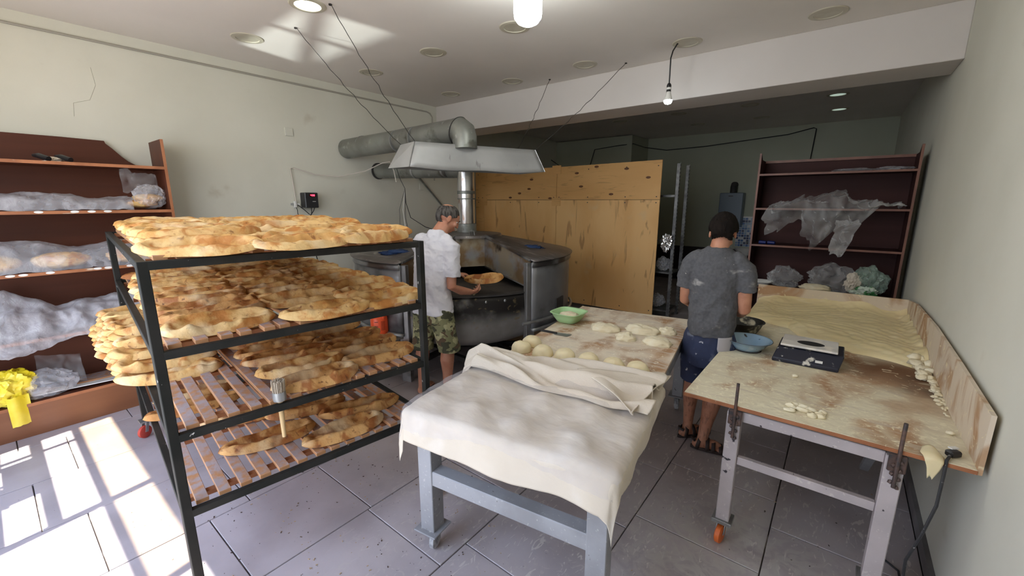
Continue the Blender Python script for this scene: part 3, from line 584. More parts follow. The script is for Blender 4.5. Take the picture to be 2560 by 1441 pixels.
MB().tube([(-4.89, 2.94, 2.325), (-3.95, 2.97, 2.34), (-3.04, 3.0, 2.365)], .112, 36).build('duct_pipe', m_duct, ed, smooth=40)
for x in (-4.55, -3.9, -3.6): MB().tube([(x, 2.955, 2.335), (x + .012, 2.955, 2.335)], .1145, 36).build('seam', m_steel, ed, smooth=40)
MB().tube([(-3.05, 3.0, 2.365), (-2.99, 3.0, 2.365), (-2.955, 3.0, 2.34), (-2.935, 3.0, 2.29), (-2.93, 3.0, 2.19)], [.114, .119, .121, .117, .115], 36).build('elbow', m_duct, ed, smooth=50)
MB().grid(40, 2, lambda u, v: Vector((-3.02, 3, 2.36)) + Vector((.02 * math.cos(6.283 * u) * 0 + .045 * math.sin(6.283 * u) + .012 * v, .12 * math.cos(6.283 * u), .122 * math.sin(6.283 * u)))).build('seam', m_dark, ed, solid=.006)
# hood
m_hood = M('grey_hood_steel', (.42, .42, .41), (.34, .34, .33), scale=2, rough=.5, metal=.25, layers=[dict(c=(.14, .13, .12), s=12, lo=.66, hi=.74, st=(1, 1, .3), amt=.6)])
hA, hB, hC, hD = (Vector(q) for q in ((-3.09, 2.45, 2.0), (-2.52, 3.76, 2.0), (-2.98, 3.92, 2.0), (-3.41, 2.46, 2.0)))
tA, tB, tC, tD = (Vector(q) for q in ((-3.10, 2.53, 2.222), (-2.62, 3.72, 2.222), (-2.95, 3.82, 2.222), (-3.39, 2.60, 2.222)))
ho = thing('extractor_hood', 'grey sheet-metal extractor hood hung on wires above the oven mouth', 'hood', (-2.95, 3.1, 2.0))
for nm, q in (('front_panel', (hA, hB, tB, tA)), ('end_panel', (hB, hC, tC, tB)), ('back_panel', (hC, hD, tD, tC)), ('end_panel', (hD, hA, tA, tD)), ('top_panel', (tA, tB, tC, tD))):
    if nm == 'front_panel':
        def fp(u, v):
            lo, hi = q[0].lerp(q[1], u), q[3].lerp(q[2], u); lo = lo + Vector((0, 0, -.012 * math.sin(u * 6.3) ** 2 - .012 * math.sin(3.14 * u))); return lo.lerp(hi, v) + Vector((.012, -.005, 0)) * math.sin(3.14 * v) * nz(u * 3, v, 0, 3)
        MB().grid(24, 6, fp).build(nm, m_hood, ho, solid=.003, smooth=True)
    else: MB().add(q, [(0, 1, 2, 3)]).build(nm, m_hood, ho, solid=.003)
for a, b in ((tA, hA), (tB, hB)): MB().bar(a, b, .008, .008).build('seam', m_steel, ho)
m_wire = M('dark_wire', (.05, .045, .04), rough=.5, metal=.5)
for (a, b, lb) in (((-3.01, 1.77, H), tA, 'twisted wire holding the near corner of the hood, fixed beside the ceiling lamp'), ((-3.61, 1.81, H), tD, 'twisted wire holding the far left corner of the hood'), ((-2.81, 4.26, H), tC, 'wire from the ceiling near the beam to the back of the hood'), ((-1.9, 4.25, H), tB, 'wire from the ceiling near the beam to the right end of hood')):
    a = Vector(a); pts = [a.lerp(b, k / 24) + Vector((.006 * math.sin(k * 1.7), .006 * math.cos(k * 2.1), -.03 * math.sin(math.pi * k / 24))) for k in range(25)]
    w = MB().tube(pts, .0028, 5); w.lathe(a - Vector((0, 0, .008)), [(.012, 0), (.012, .008)], 8); whole(w, 'hood_wire', m_wire, lb, 'wire', loc=a, group='wires carrying the extractor hood')
kb = MB(); k0 = Vector((-4.36, 3.25, 1.93))
kb.tube([(-4.37, 3.24, 2.17), (-4.33, 3.24, 2.1), (-4.25, 3.22, 1.97), k0 + Vector((.16, 0, -.08)), (-4.15, 3.2, 1.5), (-4.1, 3.2, 1.30)], .004, 6)
kb.tube([k0 + Vector((.16, 0, -.08)), (-4.26, 3.2, 1.6), (-4.27, 3.2, 1.3)], .003, 6)
whole(kb, 'hanging_cable', m_black, 'thin dark cords dangling from the knot below the duct', 'cable', loc=k0, smooth=40)
whole(MB().tube([k0 + Vector((.16, 0, -.1)), (-4.19, 3.2, 1.6), (-4.17, 3.2, 1.45), (-4.14, 3.2, 1.25)], .006, 8), 'hanging_cable', M('white_cord2', (.6, .58, .55)), 'white cord hanging down from the knot below the duct', 'cable', loc=k0, smooth=40)
whole(MB().tube([k0 + Vector((.16, 0, -.1)), (-4.0, 3.1, 1.68), (-3.8, 3.0, 1.52), (-3.5, 2.95, 1.43), (-3.25, 3.0, 1.37)], .004, 6), 'hanging_cable', m_black, 'black cord looping from the knot across to the oven roof', 'cable', loc=k0, smooth=40)
whole(MB().tube([(-4.88, 4.02, 2.05), (-4.88, 4.5, 1.60), (-4.88, 4.7, 1.45)], .012, 8), 'wall_strut', m_duct, 'thin diagonal grey strut against the wall behind the flue', 'strut', loc=(-4.88, 4.3, 1.8))

# stool with orange bottle
st = thing('low_stool', 'low square stool with dark legs under the orange bottle', 'stool', (-3.37, 2.22, 0))
sd1, sd2 = Vector((.32, .95, 0)).normalized(), Vector((-.95, .32, 0)).normalized(); s0 = Vector((-3.37, 2.22, 0))
MB().box((-3.37, 2.22, .44), (.44, .44, .02), Matrix((sd2, sd1, (0, 0, 1))).transposed()).build('seat', M('worn_seat', (.20, .17, .13), (.11, .09, .07), scale=8, rough=.6), st, bevel=.004)
for i in (-1, 1):
    for j in (-1, 1): MB().tube([s0 + sd2 * i * .18 + sd1 * j * .18 + Vector((0, 0, .43)), s0 + sd2 * i * .205 + sd1 * j * .205 + Vector((0, 0, .38)), s0 + sd2 * i * .22 + sd1 * j * .22], .011, 10).build('leg', m_black, st, smooth=40)
bt = thing('orange_bottle', 'bright orange plastic bottle with a grip handle standing on low stool', 'bottle', (-3.33, 2.20, .45))
m_or = M('orange_plastic', (.90, .11, .03), rough=.35)
MB().lathe((-3.33, 2.20, .45), [(.001, 0), (.068, .002), (.078, .012), (.08, .03), (.08, .15), (.072, .19), (.05, .225), (.03, .245), (.024, .25), (.024, .27), (.001, .272)], 32).build('body', m_or, bt, smooth=40)
MB().tube([(-3.30, 2.19, .712), (-3.265, 2.195, .705), (-3.25, 2.198, .67), (-3.262, 2.2, .62)], .012, 8).build('handle', m_or, bt, smooth=40)
inkm = M('dark_print', (.06, .01, .01)); pr = MB()
vdir = Vector((3.33, -2.20, 0)).normalized(); rd = Vector((-vdir.y, vdir.x, 0))
for k in range(7):
    for off, w in ((-.045, .034), (.015, .042)):
        if off < 0 and k in (1, 2): continue
        n_ = 5
        for q in range(n_):
            ang = (off + w * q / n_) / .08; d = vdir * math.cos(ang) + rd * math.sin(ang)
            pr.bar(Vector((-3.33, 2.20, .60 - k * .013)) + d * .0808, Vector((-3.33, 2.20, .60 - k * .013)) + (vdir * math.cos(ang + .07) + rd * math.sin(ang + .07)) * .0808, .0006, .0055)
pr.build('small_print', inkm, bt)
# dark low tubular frame under the oven
fr_ = thing('low_steel_frame', 'low dark steel frame standing on the floor below the oven mouth', 'frame', (-3.0, 2.95, 0))
for a, b in (((-3.45, 2.85, .14), (-2.6, 2.80, .14)), ((-3.3, 3.2, .14), (-2.55, 3.15, .14)), ((-2.62, 2.78, .14), (-2.55, 3.2, .14)), ((-3.44, 2.82, .14), (-3.32, 3.22, .14))): MB().bar(a, b, .05, .05).build('bar', m_dark, fr_, bevel=.003)
for p in ((-3.43, 2.84), (-2.62, 2.80), (-3.31, 3.2), (-2.56, 3.16)): MB().bar((*p, 0), (*p, .12), .04, .04, up=(0, 1, 0)).build('foot', m_dark, fr_)

# ------------------------------------------------------------------ plywood screen, angle-iron rack
m_ply = M('plywood', (.86, .53, .22), (.78, .44, .16), scale=2.2, stretch=(1, 1, .35), rough=.6, layers=[dict(c=(.34, .15, .05), s=2.3, lo=.59, hi=.67, st=(2.4, 1, .42), d=7, dist=1.6, amt=.6), dict(c=(.30, .13, .04), s=6, lo=.68, hi=.74, st=(1, 1, .6), amt=.8), dict(c=(.76, .54, .28), s=3, lo=.58, hi=.72, amt=.5)], coord='world')
m_ply2 = M('plywood_plain', (.80, .47, .18), (.72, .40, .14), scale=2, stretch=(.3, 1, 1.6), rough=.6, coord='world', layers=[dict(c=(.45, .24, .08), s=5, lo=.58, hi=.68, st=(.25, 1, 2), dist=3, amt=.5)])
pw = thing('plywood_screen', 'tall screen of knotty plywood sheets joined with small square patches', 'screen', (-3.7, 5.8, 0))
py = 5.8
def panel(x0, x1, z0, z1, m, z0b=None, z1b=None): MB().prism([(x0, py, z0), (x1, py, z0b or z0), (x1, py, z1b or z1), (x0, py, z1)], (0, 0, 0), (0, .014, 0)).build('plywood_sheet', m, pw, bevel=.0015)
panel(-5.42, -3.662, 1.722, 2.215, m_ply2, None, 2.225); panel(-3.656, -2.0, 1.722, 2.225, m_ply2, None, 2.245)
panel(-5.22, -3.662, .085, 1.717, m_ply); panel(-3.656, -2.0, .08, 1.717, m_ply); panel(-5.42, -5.225, .085, 1.717, m_ply2)
for x, z in ((-3.66, 2.185), (-3.66, 1.69), (-5.22, 1.69), (-5.22, 2.17)):
    MB().box((x, py - .006, z), (.16, .008, .13)).build('patch', m_ply2, pw, bevel=.001)
kn = M('dark_knot', (.12, .045, .015), (.2, .08, .03), scale=30)
for x, z in ((-2.18, 2.02), (-2.72, 1.80), (-3.22, 1.92), (-3.30, 2.12), (-2.97, 2.20), (-4.2, 1.90), (-4.4, 1.83), (-4.6, 1.76), (-3.78, 1.745), (-4.15, 2.05), (-2.5, 2.15)):
    MB().lathe((x, py - .0005, z), [(.001, 0), (.024, 0), (.03, .001)], 14, Matrix.Rotation(R(90), 3, 'X') @ Matrix.Diagonal((1.2, .55, 1))).build('knot', kn, pw)
scr = MB()
for x in (-5.35, -5.25, -4.6, -4.0, -3.71, -3.61, -3.1, -2.5, -2.05):
    for z in (1.76, 1.68, .15, 2.17): scr.box((x, py - .001, z), (.014, .004, .014))
scr.build('screw', m_dark, pw)
m_ang = M('angle_iron', (.16, .16, .16), (.09, .09, .09), scale=20, rough=.4, metal=.6)
ar = thing('angle_iron_rack', 'slotted angle-iron shelf rack standing behind the plywood edge', 'rack', (-1.95, 6.1, 0))
for x, y in ((-1.86, 5.98), (-2.75, 5.98), (-1.86, 6.4), (-2.75, 6.4)):
    p = MB().bb((x, y, 0), (x + .04, y + .003, 2.2)).bb((x + .037, y, 0), (x + .04, y + .04, 2.2)); p.build('post', m_ang, ar)
    hl = MB()
    for k in range(44): hl.bb((x + .0395, y + .012, .04 + k * .05), (x + .0412, y + .026, .065 + k * .05))
    tag(hl.build('slot_row', m_white, ar), kind='stuff')
for z in (.12, .68, 1.15, 1.77): MB().bb((-2.75, 5.98, z), (-1.83, 6.4, z + .02)).build('shelf', m_ang, ar) if z != 1.77 and z != 1.15 else MB().bar((-1.86, 5.98, z), (-2.1, 5.98, z), .02, .03).build('bracket', m_ang, ar)
whole(crumple((-1.91, 5.93, 1.13), (.07, .05, .12), 61, .45, 4), 'foil_bag', M('silver_foil', (.8, .8, .8), rough=.2, metal=.9), 'crumpled silver foil tied to the slotted rack post', 'foil', loc=(-1.91, 5.93, 1.13))
for i, (x, z, s) in enumerate(((-2.0, .80, .1), (-2.05, .24, .1))):
    whole(crumple((x, 6.15, z), (.1, .12, s), 70 + i, .3, flat=z - s + .0), 'plastic_bag', m_film, ['pale plastic bag on the middle shelf of the angle-iron rack', 'pale plastic bag on the lowest shelf of the angle-iron rack'][i], 'plastic bag', loc=(x, 6.15, z))

# ------------------------------------------------------------------ covered work table in the middle
m_leg = M('grey_table_paint', (.33, .335, .35), (.25, .25, .26), scale=5, rough=.5, layers=[dict(c=(.62, .6, .58), s=60, lo=.62, hi=.70, amt=.4), dict(c=(.1, .09, .08), s=22, lo=.70, hi=.74)])
TO = Vector((-1.44, 1.09, 0)); TS = Vector((.9885, .151, 0)); TT = Vector((-.151, .9885, 0)); TW, TL, TH = .93, 2.24, .76
def T(s, t, z): return TO + TS * s + TT * t + Vector((0, 0, z))
tr3 = Matrix((TS, TT, (0, 0, 1))).transposed()
mt = thing('work_table', 'long wheeled work table with grey steel frame and floured wooden top', 'table', T(.46, 1.1, 0))
MB().box(T(TW / 2, TL / 2, TH - .009), (TW, TL, .018), tr3).build('table_top', m_board, mt, bevel=.001)
for s, t in ((.05, .05), (.88, .05), (.05, 2.15), (.88, 2.15)):
    MB().box(T(s, t, .43), (.08, .08, .60), tr3).build('leg', m_leg, mt, bevel=.003)
    MB().box(T(s, t, .135), (.13, .13, .008), tr3).build('foot_plate', m_leg, mt, bevel=.002)
    caster(T(s, t, 0), M('grey_rubber', (.25, .25, .26), (.5, .5, .5), scale=40, rough=.7), mt, TT - TS * .3, h=.13, r=.05)
for s in (.03, .90): MB().box(T(s, 1.1, .70), (.05, 2.2, .085), tr3).build('apron', m_leg, mt, bevel=.002)
for t in (.04, 2.16): MB().box(T(.465, t, .70), (.85, .05, .085), tr3).build('apron', m_leg, mt, bevel=.002)
MB().box(T(.465, .05, .43), (.76, .07, .075), tr3).build('stretcher', m_leg, mt, bevel=.004)
MB().box(T(.465, 2.15, .43), (.76, .06, .06), tr3).build('stretcher', m_leg, mt, bevel=.004)
# draped cover: sheet over rows of dough balls
def drape(top, over, smin, smax, tmin, tmax, wav, seed, lump=.02, nu=120, nv=130, off=.0, crink=.0):
    def g(u, v):
        s = lerp(smin, smax, u); t = lerp(tmin, tmax, v)
        q0 = min(max(s, -.005), TW + .005); q1 = min(max(t, -.01), 99)
        ds, dt = s - q0, t - q1; L = math.hypot(ds, dt)
        z = top + lump * (fbm(q0 * 5, q1 * 5, 0, seed, 1.0, 3) + .8) * (1 - .5 * min(1, L * 8)) + off
        z += .014 * (1 + math.sin(q0 * 26 + 1)) * (1 + math.sin(q1 * 24)) * .5 * (1 if L == 0 else 0) * min(1, q1 * 8 + .1) * min(1, (TW - q0) * 10 + .1) * min(1, q0 * 10 + .1)
        if L > 0:
            n = Vector((ds / L, dt / L)); r = .035
            if L < r * 1.57: a = L / r; ox = r * math.sin(a); dz = r * (1 - math.cos(a))
            else: ox = r + .10 * (L - r * 1.57) + wav * nz(q0 * 6 + q1 * 6 + math.atan2(dt, ds) * 1.2, seed, 0, 3) * min(1, (L - .05) * 9); dz = r + (L - r * 1.57) * .97
            s2, t2, z = q0 + n.x * ox, q1 + n.y * ox, z - dz
        else: s2, t2 = s, t
        if crink: z += crink * ridge(s * 9, t * 9, z * 9, seed + 3, 1.0); s2 += crink * nz(s * 20, t * 20, 0, seed)
        return T(s2, t2, z)
    return g
cv = drape(TH + .016, 0, -.20, TW + .10, -.17, .80, .03, 5, lump=.013)
def hem(u, v): # uneven hem
    v0 = .04 * nz(u * 3, 0, 0, 8) + (.0 if u > .1 else -.05) - (.09 * max(0, (u - .9) / .1)); u0 = .03 * nz(v * 4, 3, 0, 8)
    return cv(min(1, max(-.05, u + u0 * (1 - 2 * u))), v + v0 * (1 - v))
cvm = MB().grid(130, 130, hem)
whole(cvm, 'table_cover', M('cover_cloth', (.64, .57, .47), (.57, .50, .40), scale=2.5, rough=.8, bump=.8, bscale=7, bstretch=(1, 2.5, 1), layers=[dict(c=(.70, .66, .60), s=4, lo=.5, hi=.7, amt=.6)]), 'large cream cloth draped over dough on the front half of middle table', 'cloth', loc=T(.46, .3, .78), smooth=True, solid=.0025)
pv = drape(TH + .036, 0, -.20, TW + .05, -.105, .52, .02, 5, lump=.013, crink=.009)
whole(MB().grid(120, 120, lambda u, v: pv(u, v - (.05 if False else .10 * nz(u * 2.5, 1, 1, 4)) * (1 - v))), 'plastic_cover', plastic_film('crinkled_cover_film', c=(.72, .70, .75), lo=.12, hi=.26, scale=6), 'crinkled translucent plastic sheet over the front of cream table cloth', 'plastic', loc=T(.46, .2, .8), smooth=True)
# bunched cloth folded back
def bunch(u, v):
    t0 = lerp(.46, .40, u) + .03 * math.sin(u * 9) - .05 * math.exp(-((u - .84) / .10) ** 2); t1 = lerp(.72, .885, u ** .9) + .012 * math.sin(u * 14)
    s = lerp(-.09, .96, u) ; w = v + .04 * nz(u * 4, v * 2, 0, 2)
    ph = w * 13 + 3.2 * nz(u * 2.2, v * 2.4, 0, 6) + 3.0 * u
    z = TH + .055 + .026 * math.sin(ph) * math.sin(math.pi * v) ** .5 + .011 * math.sin(ph * 1.9 + u * 9 + 3 * nz(u * 3, v * 3, 0, 9)) + .022 * math.sin(math.pi * v) + .012 * nz(u * 8, v * 8, 0, 7) + .03 * math.exp(-(u / .2) ** 2)
    if v < .06: z = lerp(TH + .045, z, v / .06)
    if v > .94: z = lerp(TH + .035, z, (1 - v) / .06)
    if u < .08: z -= (.08 - u) * 1.6 * (1 - v)
    return T(s + .02 * math.sin(v * 11), lerp(t0, t1, v), z)
whole(MB().grid(150, 80, bunch), 'bunched_cloth', m_cloth, 'cream cloth gathered in folds across the middle table behind the plastic', 'cloth', loc=T(.45, .65, .8), smooth=True, solid=.004)
def corner(u, v):
    a = Vector((lerp(.56, .99, u), lerp(.62, .80, u), .075)); p = a.lerp(Vector((.90, .37, .045)), v ** 1.1)
    k = math.sin(math.pi * v) * .5 + .3
    return T(p.x + .012 * nz(u * 3, v * 3, 1), p.y, TH + p.z + .028 * k * math.sin(u * 5 + v * 1.5 + .6) + .012 * nz(u * 5, v * 4, 0, 4) * (1 - v) + .012)
whole(MB().grid(36, 30, corner), 'folded_corner', m_cloth, 'turned-back triangular corner of cream cloth pointing to the front right', 'cloth', loc=T(.85, .55, .83), smooth=True, solid=.004)
bl = [(-1.53, 2.16), (-1.52, 2.03), (-1.37, 2.05), (-1.23, 2.08), (-1.08, 2.10), (-.93, 2.12), (-.80, 2.15)]
bn = ['behind the row at its far left end', 'first ball at the left end of the row', 'second ball from the left in the row', 'third ball from the left in the row', 'middle right ball, fourth from left in row', 'fifth ball from the left in the row', 'last ball at the right end of the row']
def dough_ball(c, r, h, seed, nm, m, label, cat, group, amp=.04, sc=1.5, rx=1):
    mb = MB().lathe(c, [(.001, 0)] + [(r * math.cos(a) ** .7, h * math.sin(a)) for a in [math.pi / 2 * k / 14 for k in range(0, 14)]] + [(.001, h)], 36)
    c = Vector(c); out = []
    for p in mb.v:
        d = Vector(p) - c; k = 1 + amp * 3 * fbm(d.x / r, d.y / r, d.z / r, seed, sc, 3) ; out.append(tuple(c + Vector((d.x * k * rx, d.y * k, max(0, d.z * k)))))
    mb.v = out; return whole(mb, nm, m, label, cat, loc=c, group=group, smooth=True, weld=True)
for i, (x, y) in enumerate(bl): dough_ball((x, y, TH), .066, .062, i, 'dough_ball', m_dough, 'smooth pale dough ball, ' + bn[i], 'dough', 'row of smooth dough balls', amp=.02)
dl = [(-1.30, 2.78, .09, 1.2, 'flattened oval dough lump, farthest left of the scattered lumps'), (-1.06, 2.90, .10, 1.3, 'wide dough lump behind the others near the middle of table'), (-.90, 2.97, .062, 1.0, 'folded floury dough lump nearest the grey-shirted man'), (-1.09, 2.66, .066, 1.05, 'small round dough lump in front, between its scattered neighbours'), (-.88, 2.70, .08, 1.2, 'pointed dough lump in front at the right table edge')]
for i, (x, y, r, rx, lbx) in enumerate(dl): dough_ball((x, y, TH), r, .042, 20 + i, 'dough_lump', m_dough2, lbx, 'dough', 'floured dough lumps on the middle table', amp=.075, sc=2.2, rx=rx)
def bowl(c, r0, r1, h, m, name, label, rim=.012, sx=1, n=48, square=0, loc=None):
    c = Vector(c)
    b = thing(name, label, 'bowl', c)
    def sq(a): return (abs(math.cos(a)) ** square + abs(math.sin(a)) ** square) ** (-1 / square) if square else 1
    prof = [(.001, .004), (r0 * .9, .004), (r0, .012), (lerp(r0, r1, .5) * 1.03, h * .5), (r1, h - .003), (r1 + rim, h), (r1 + rim + .002, h - .003), (r1 + .003, h - .007), (lerp(r0, r1, .5) * 1.03 + .003, h * .5), (r0 + .003, .008), (r0 * .9, 0), (.001, 0)]
    mb = MB(); n_ = n; vs = []
    for r, z in prof:
        for k in range(n_):
            a = 2 * math.pi * k / n_; q = r * sq(a); vs.append(c + Vector((q * math.cos(a) * sx, q * math.sin(a), z)))
    mb.add(vs, [(i * n_ + k, i * n_ + (k + 1) % n_, (i + 1) * n_ + (k + 1) % n_, (i + 1) * n_ + k) for i in range(len(prof) - 1) for k in range(n_)])
    mb.build('bowl_body', m, b, smooth=50); return b
bowl((-1.62, 2.79, TH), .075, .115, .085, M('pale_green_plastic', (.42, .66, .34), rough=.35), 'green_bowl', 'pale green plastic bowl of dough at the far left of table', square=4)
whole(crumple((-1.62, 2.79, TH + .045), (.085, .08, .028), 90, .3, 3), 'dough_scraps', m_dough2, 'scraps of dough piled inside the pale green bowl', 'dough', loc=(-1.62, 2.79, TH + .03), smooth=True)
sc_ = thing('dough_scraper', 'flat scraper with black handle lying beside the smooth dough balls', 'scraper', (-1.56, 2.46, TH))
MB().bar((-1.655, 2.445, TH + .008), (-1.52, 2.455, TH + .008), .018, .012).build('handle', m_black, sc_, bevel=.003)
MB().prism([(-1.53, 2.43, TH + .004), (-1.43, 2.445, TH + .003), (-1.425, 2.505, TH + .003), (-1.53, 2.48, TH + .004)], (0, 0, 0), (0, 0, .0015)).build('blade', m_steel, sc_)

# ------------------------------------------------------------------ kneading table by the right wall
m_pink = M('chipped_pale_paint', (.52, .46, .46), (.44, .39, .39), scale=6, rough=.5, layers=[dict(c=(.03, .025, .03), s=26, lo=.66, hi=.70), dict(c=(.7, .66, .6), s=50, lo=.62, hi=.7, amt=.5)])
KZ = .76
kt = thing('kneading_table', 'kneading table with raised plywood boards at the back and wall side', 'table', (0, 3.2, 0))
ktop = [(-.52, 2.07), (-.3, 2.065), (.49, 2.06), (.49, 4.45), (-.55, 4.45), (-.54, 3.9), (-.505, 3.6), (-.515, 2.9)]
m_kboard = M('wet_floured_board', (.46, .27, .14), (.36, .20, .10), scale=3, rough=.6, coord='world',
    layers=[dict(c=(.74, .68, .50), s=2.6, lo=.30, hi=.50, st=(1.6, 1, 1), dist=.5, amt=.96), dict(c=(.58, .50, .40), s=9, lo=.52, hi=.68, st=(.5, 2, 1), dist=1.5, amt=.6), dict(c=(.84, .78, .58), s=22, lo=.55, hi=.66, dist=2, amt=.85),
            dict(c=(.16, .07, .028), s=5, lo=.28, hi=.42, spot=((.36, 3.02, .76), .40), st=(.6, 1, 1), dist=1), dict(c=(.03, .02, .015), s=7, lo=.45, hi=.6, spot=((.47, 2.85, .76), .22)), dict(c=(.42, .26, .15), s=4, lo=.40, hi=.6, spot=((.25, 2.65, .76), .45), amt=.7), dict(c=(.70, .60, .42), s=14, lo=.62, hi=.68, spot=((.36, 3.02, .76), .4), dist=2)], bump=.4, bscale=28)
MB().prism([(x, y, KZ) for x, y in ktop], (0, 0, 0), (0, 0, -.016)).build('table_top', m_kboard, kt)
MB().bb((-.52, 2.058, KZ - .017), (.49, 2.066, KZ - .002)).build('front_edging', m_edge, kt)
m_sideb = M('smeared_plywood', (.42, .24, .12), (.50, .34, .21), scale=2.5, rough=.65, coord='world', layers=[dict(c=(.70, .61, .48), s=3.5, lo=.38, hi=.56, st=(1, 1.4, .8), dist=1.5, amt=.85), dict(c=(.80, .70, .45), s=12, lo=.60, hi=.68, dist=2, amt=.8)])
MB().bb((-.55, 4.45, KZ - .02), (.49, 4.466, .935)).build('back_board', m_sideb, kt, bevel=.001)
MB().prism([(.488, 2.06, KZ - .016), (.488, 4.46, KZ - .016), (.488, 4.46, .93), (.488, 4.1, .975), (.488, 3.3, 1.0), (.488, 2.6, .99), (.488, 2.06, .975)], (0, 0, 0), (.014, 0, 0)).build('side_board', m_sideb, kt)
for x, y in ((-.29, 2.10), (.28, 2.10), (-.29, 4.25), (.28, 4.25)):
    MB().bb((x - .03, y - .03, .13), (x + .03, y + .03, .72)).build('leg', m_pink if y < 3 else m_dark, kt, bevel=.003)
    MB().bb((x - .045, y - .045, .115), (x + .045, y + .045, .135)).build('foot_plate', m_steel, kt, bevel=.002)
    caster((x, y, 0), M('orange_rubber', (.75, .16, .03), rough=.5), kt, (-.15, -1, 0), h=.12, r=.048)
for z, h in ((.70, .05), (.47, .04)): MB().bb((-.26, 2.085, z - h / 2), (.25, 2.115, z + h / 2)).build('crossbar', m_pink, kt, bevel=.003)
for x in (-.29, .28): MB().bb((x - .02, 2.13, .69), (x + .02, 4.24, .73)).build('side_rail', m_dark, kt, bevel=.002)
MB().bb((-.26, 4.24, .69), (.25, 4.27, .73)).build('crossbar', m_dark, kt)
MB().bar((.28, 2.4, .70), (.28, 3.0, .16), .04, .03).build('brace', m_leg, kt)
m_rod = M('burnt_steel_rod', (.07, .06, .06), (.16, .1, .08), scale=30, rough=.5, metal=.5)
for x in (-.285, .285):
    MB().tube([(x, 2.052, .60), (x, 2.052, .875)], .007, 10).build('rod', m_rod, kt, smooth=40)
    MB().bb((x - .028, 2.060, .66), (x + .028, 2.071, .735)).build('weld_plate', m_rod, kt, bevel=.004)
    wb = MB()
    for k in range(7):
        c_ = crumple((x + .010 * (-1) ** k, 2.058, .60 + .018 * k), (.010, .007, .011), k + 3, .3, n=1); wb.add(c_.v, c_.f)
    wb.build('weld_bead', m_rod, kt)
# big dough slab
dpoly = lambda x: 3.20 + .25 * (1 - min(1, max(0, (x + .05) / .2))) * 1.0 + (.28 if x < -.1 else 0) * min(1, (-.1 - x) / .12 if x < -.1 else 0) + (.08 * math.sin(x * 8))
def slab(u, v):
    x = lerp(-.535, .487, u); y0 = dpoly(x) + .02 * nz(x * 9, 0, 0, 3); y = lerp(y0, 4.449, v)
    e = min(1, v * 6) ** .5 * (min(1, (x + .535) * 8 + .15)) ** .6
    back = math.exp(-((4.449 - y) / .06))
    z = KZ + e * (.038 + .014 * nz(x * 4, y * 3, 0, 2)) + e * .014 * ridge(x * 2.4 + 1.3 * nz(x * 2, y * 2, 0, 11), y * 4.2 + 1.6 * nz(x * 2.2, y * 2, 1, 12), 0, 5) + e * .0022 * math.sin(y * 70 + x * 12 + 26 * nz(x * 1.6, y * 1.6, 0, 5)) + .004 * nz(x * 20, y * 20, 0, 4) * e + back * (.045 + .05 * nz(x * 5, 1, 0, 6)) + .045 * math.exp(-((x - .487) / .03) ** 2) * e * (.6 + nz(y * 8, 0, 0, 9))
    return x, y, z + .001
whole(MB().grid(130, 110, slab), 'dough_slab', M('wet_dough', (.80, .68, .40), (.72, .60, .33), scale=3, stretch=(.6, 2, 1), rough=.38, bump=.5, bscale=9, bstretch=(.5, 2.4, 1), sss=.1, layers=[dict(c=(.84, .74, .50), s=8, lo=.55, hi=.7, st=(.5, 2, 1), dist=1.5, amt=.7)]), 'wide slab of wet yellowish dough spread across the back of kneading table', 'dough', loc=(0, 3.8, KZ), smooth=True)
sm = MB(); rq = random.Random(3)
for k in range(60):
    y = 2.55 + .75 * (k / 60) ** .8 + rq.uniform(-.02, .02); w = .012 + .035 * (k / 60)
    c_ = crumple((.487 - rq.uniform(0, w * 1.6), y, KZ + rq.uniform(.002, .05) * (k / 60)), (rq.uniform(.4, 1) * w, rq.uniform(.6, 1.3) * w, rq.uniform(.25, .6) * w), k + 200, .45, 2, n=2); sm.add([(min(p[0], .489), p[1], max(p[2], KZ + .001)) for p in c_.v], c_.f)
whole(sm, 'dough_smear', m_dough2, 'ragged dough smear along the wall-side corner of the kneading table', 'dough', loc=(.46, 2.9, KZ), smooth=True)['kind'] = 'stuff'
for i, (x, y, r, lbx) in enumerate(((-.02, 2.2, .055, 'flaky heap of dough crumbs near the front edge of kneading table'), (.455, 2.33, .014, 'tiny dough blob beside the joint of the wall-side board'), (-.1, 2.62, .014, 'tiny dough blob in front of the black scale'))):
    mb = MB()
    for k in range(16 if i == 0 else 1):
        c = crumple((x + (random.uniform(-.07, .07) if i == 0 else 0), y + (random.uniform(-.05, .03) if i == 0 else 0), KZ + .008), (random.uniform(.014, .026) if i == 0 else r, random.uniform(.01, .018) if i == 0 else r, random.uniform(.006, .014)), k + 50 + i, .4, n=2); mb.add(c.v, c.f)
    whole(mb, 'dough_crumbs', m_dough2, lbx, 'dough', loc=(x, y, KZ), smooth=True)
dp = MB().grid(16, 12, lambda u, v: (.375 + (v - .5) * .05 * (1.3 - abs(u - .35) * 1.6) + .01 * nz(u * 4, 0, 0), 2.14 - .085 * min(1, u * 2) - .012 * (u > .5), KZ + .004 + .012 * math.sin(v * 3.14) - max(0, u - .5) * .16))
whole(dp, 'dough_drip', m_dough, 'strip of dough dripping over the front edge beside the black plug', 'dough', loc=(.375, 2.1, KZ), smooth=True, solid=.004)
pl = thing('black_plug_lead', 'black plug lying on the table corner with its cable hanging down', 'cable', (.44, 2.12, KZ))
MB().box((.435, 2.125, KZ + .013), (.03, .045, .024), Matrix.Rotation(R(-50), 3, 'Z')).build('plug', m_black, pl, bevel=.006); MB().bar((.425, 2.132, KZ + .028), (.447, 2.15, KZ + .028), .016, .004).build('plug_face', m_white, pl)
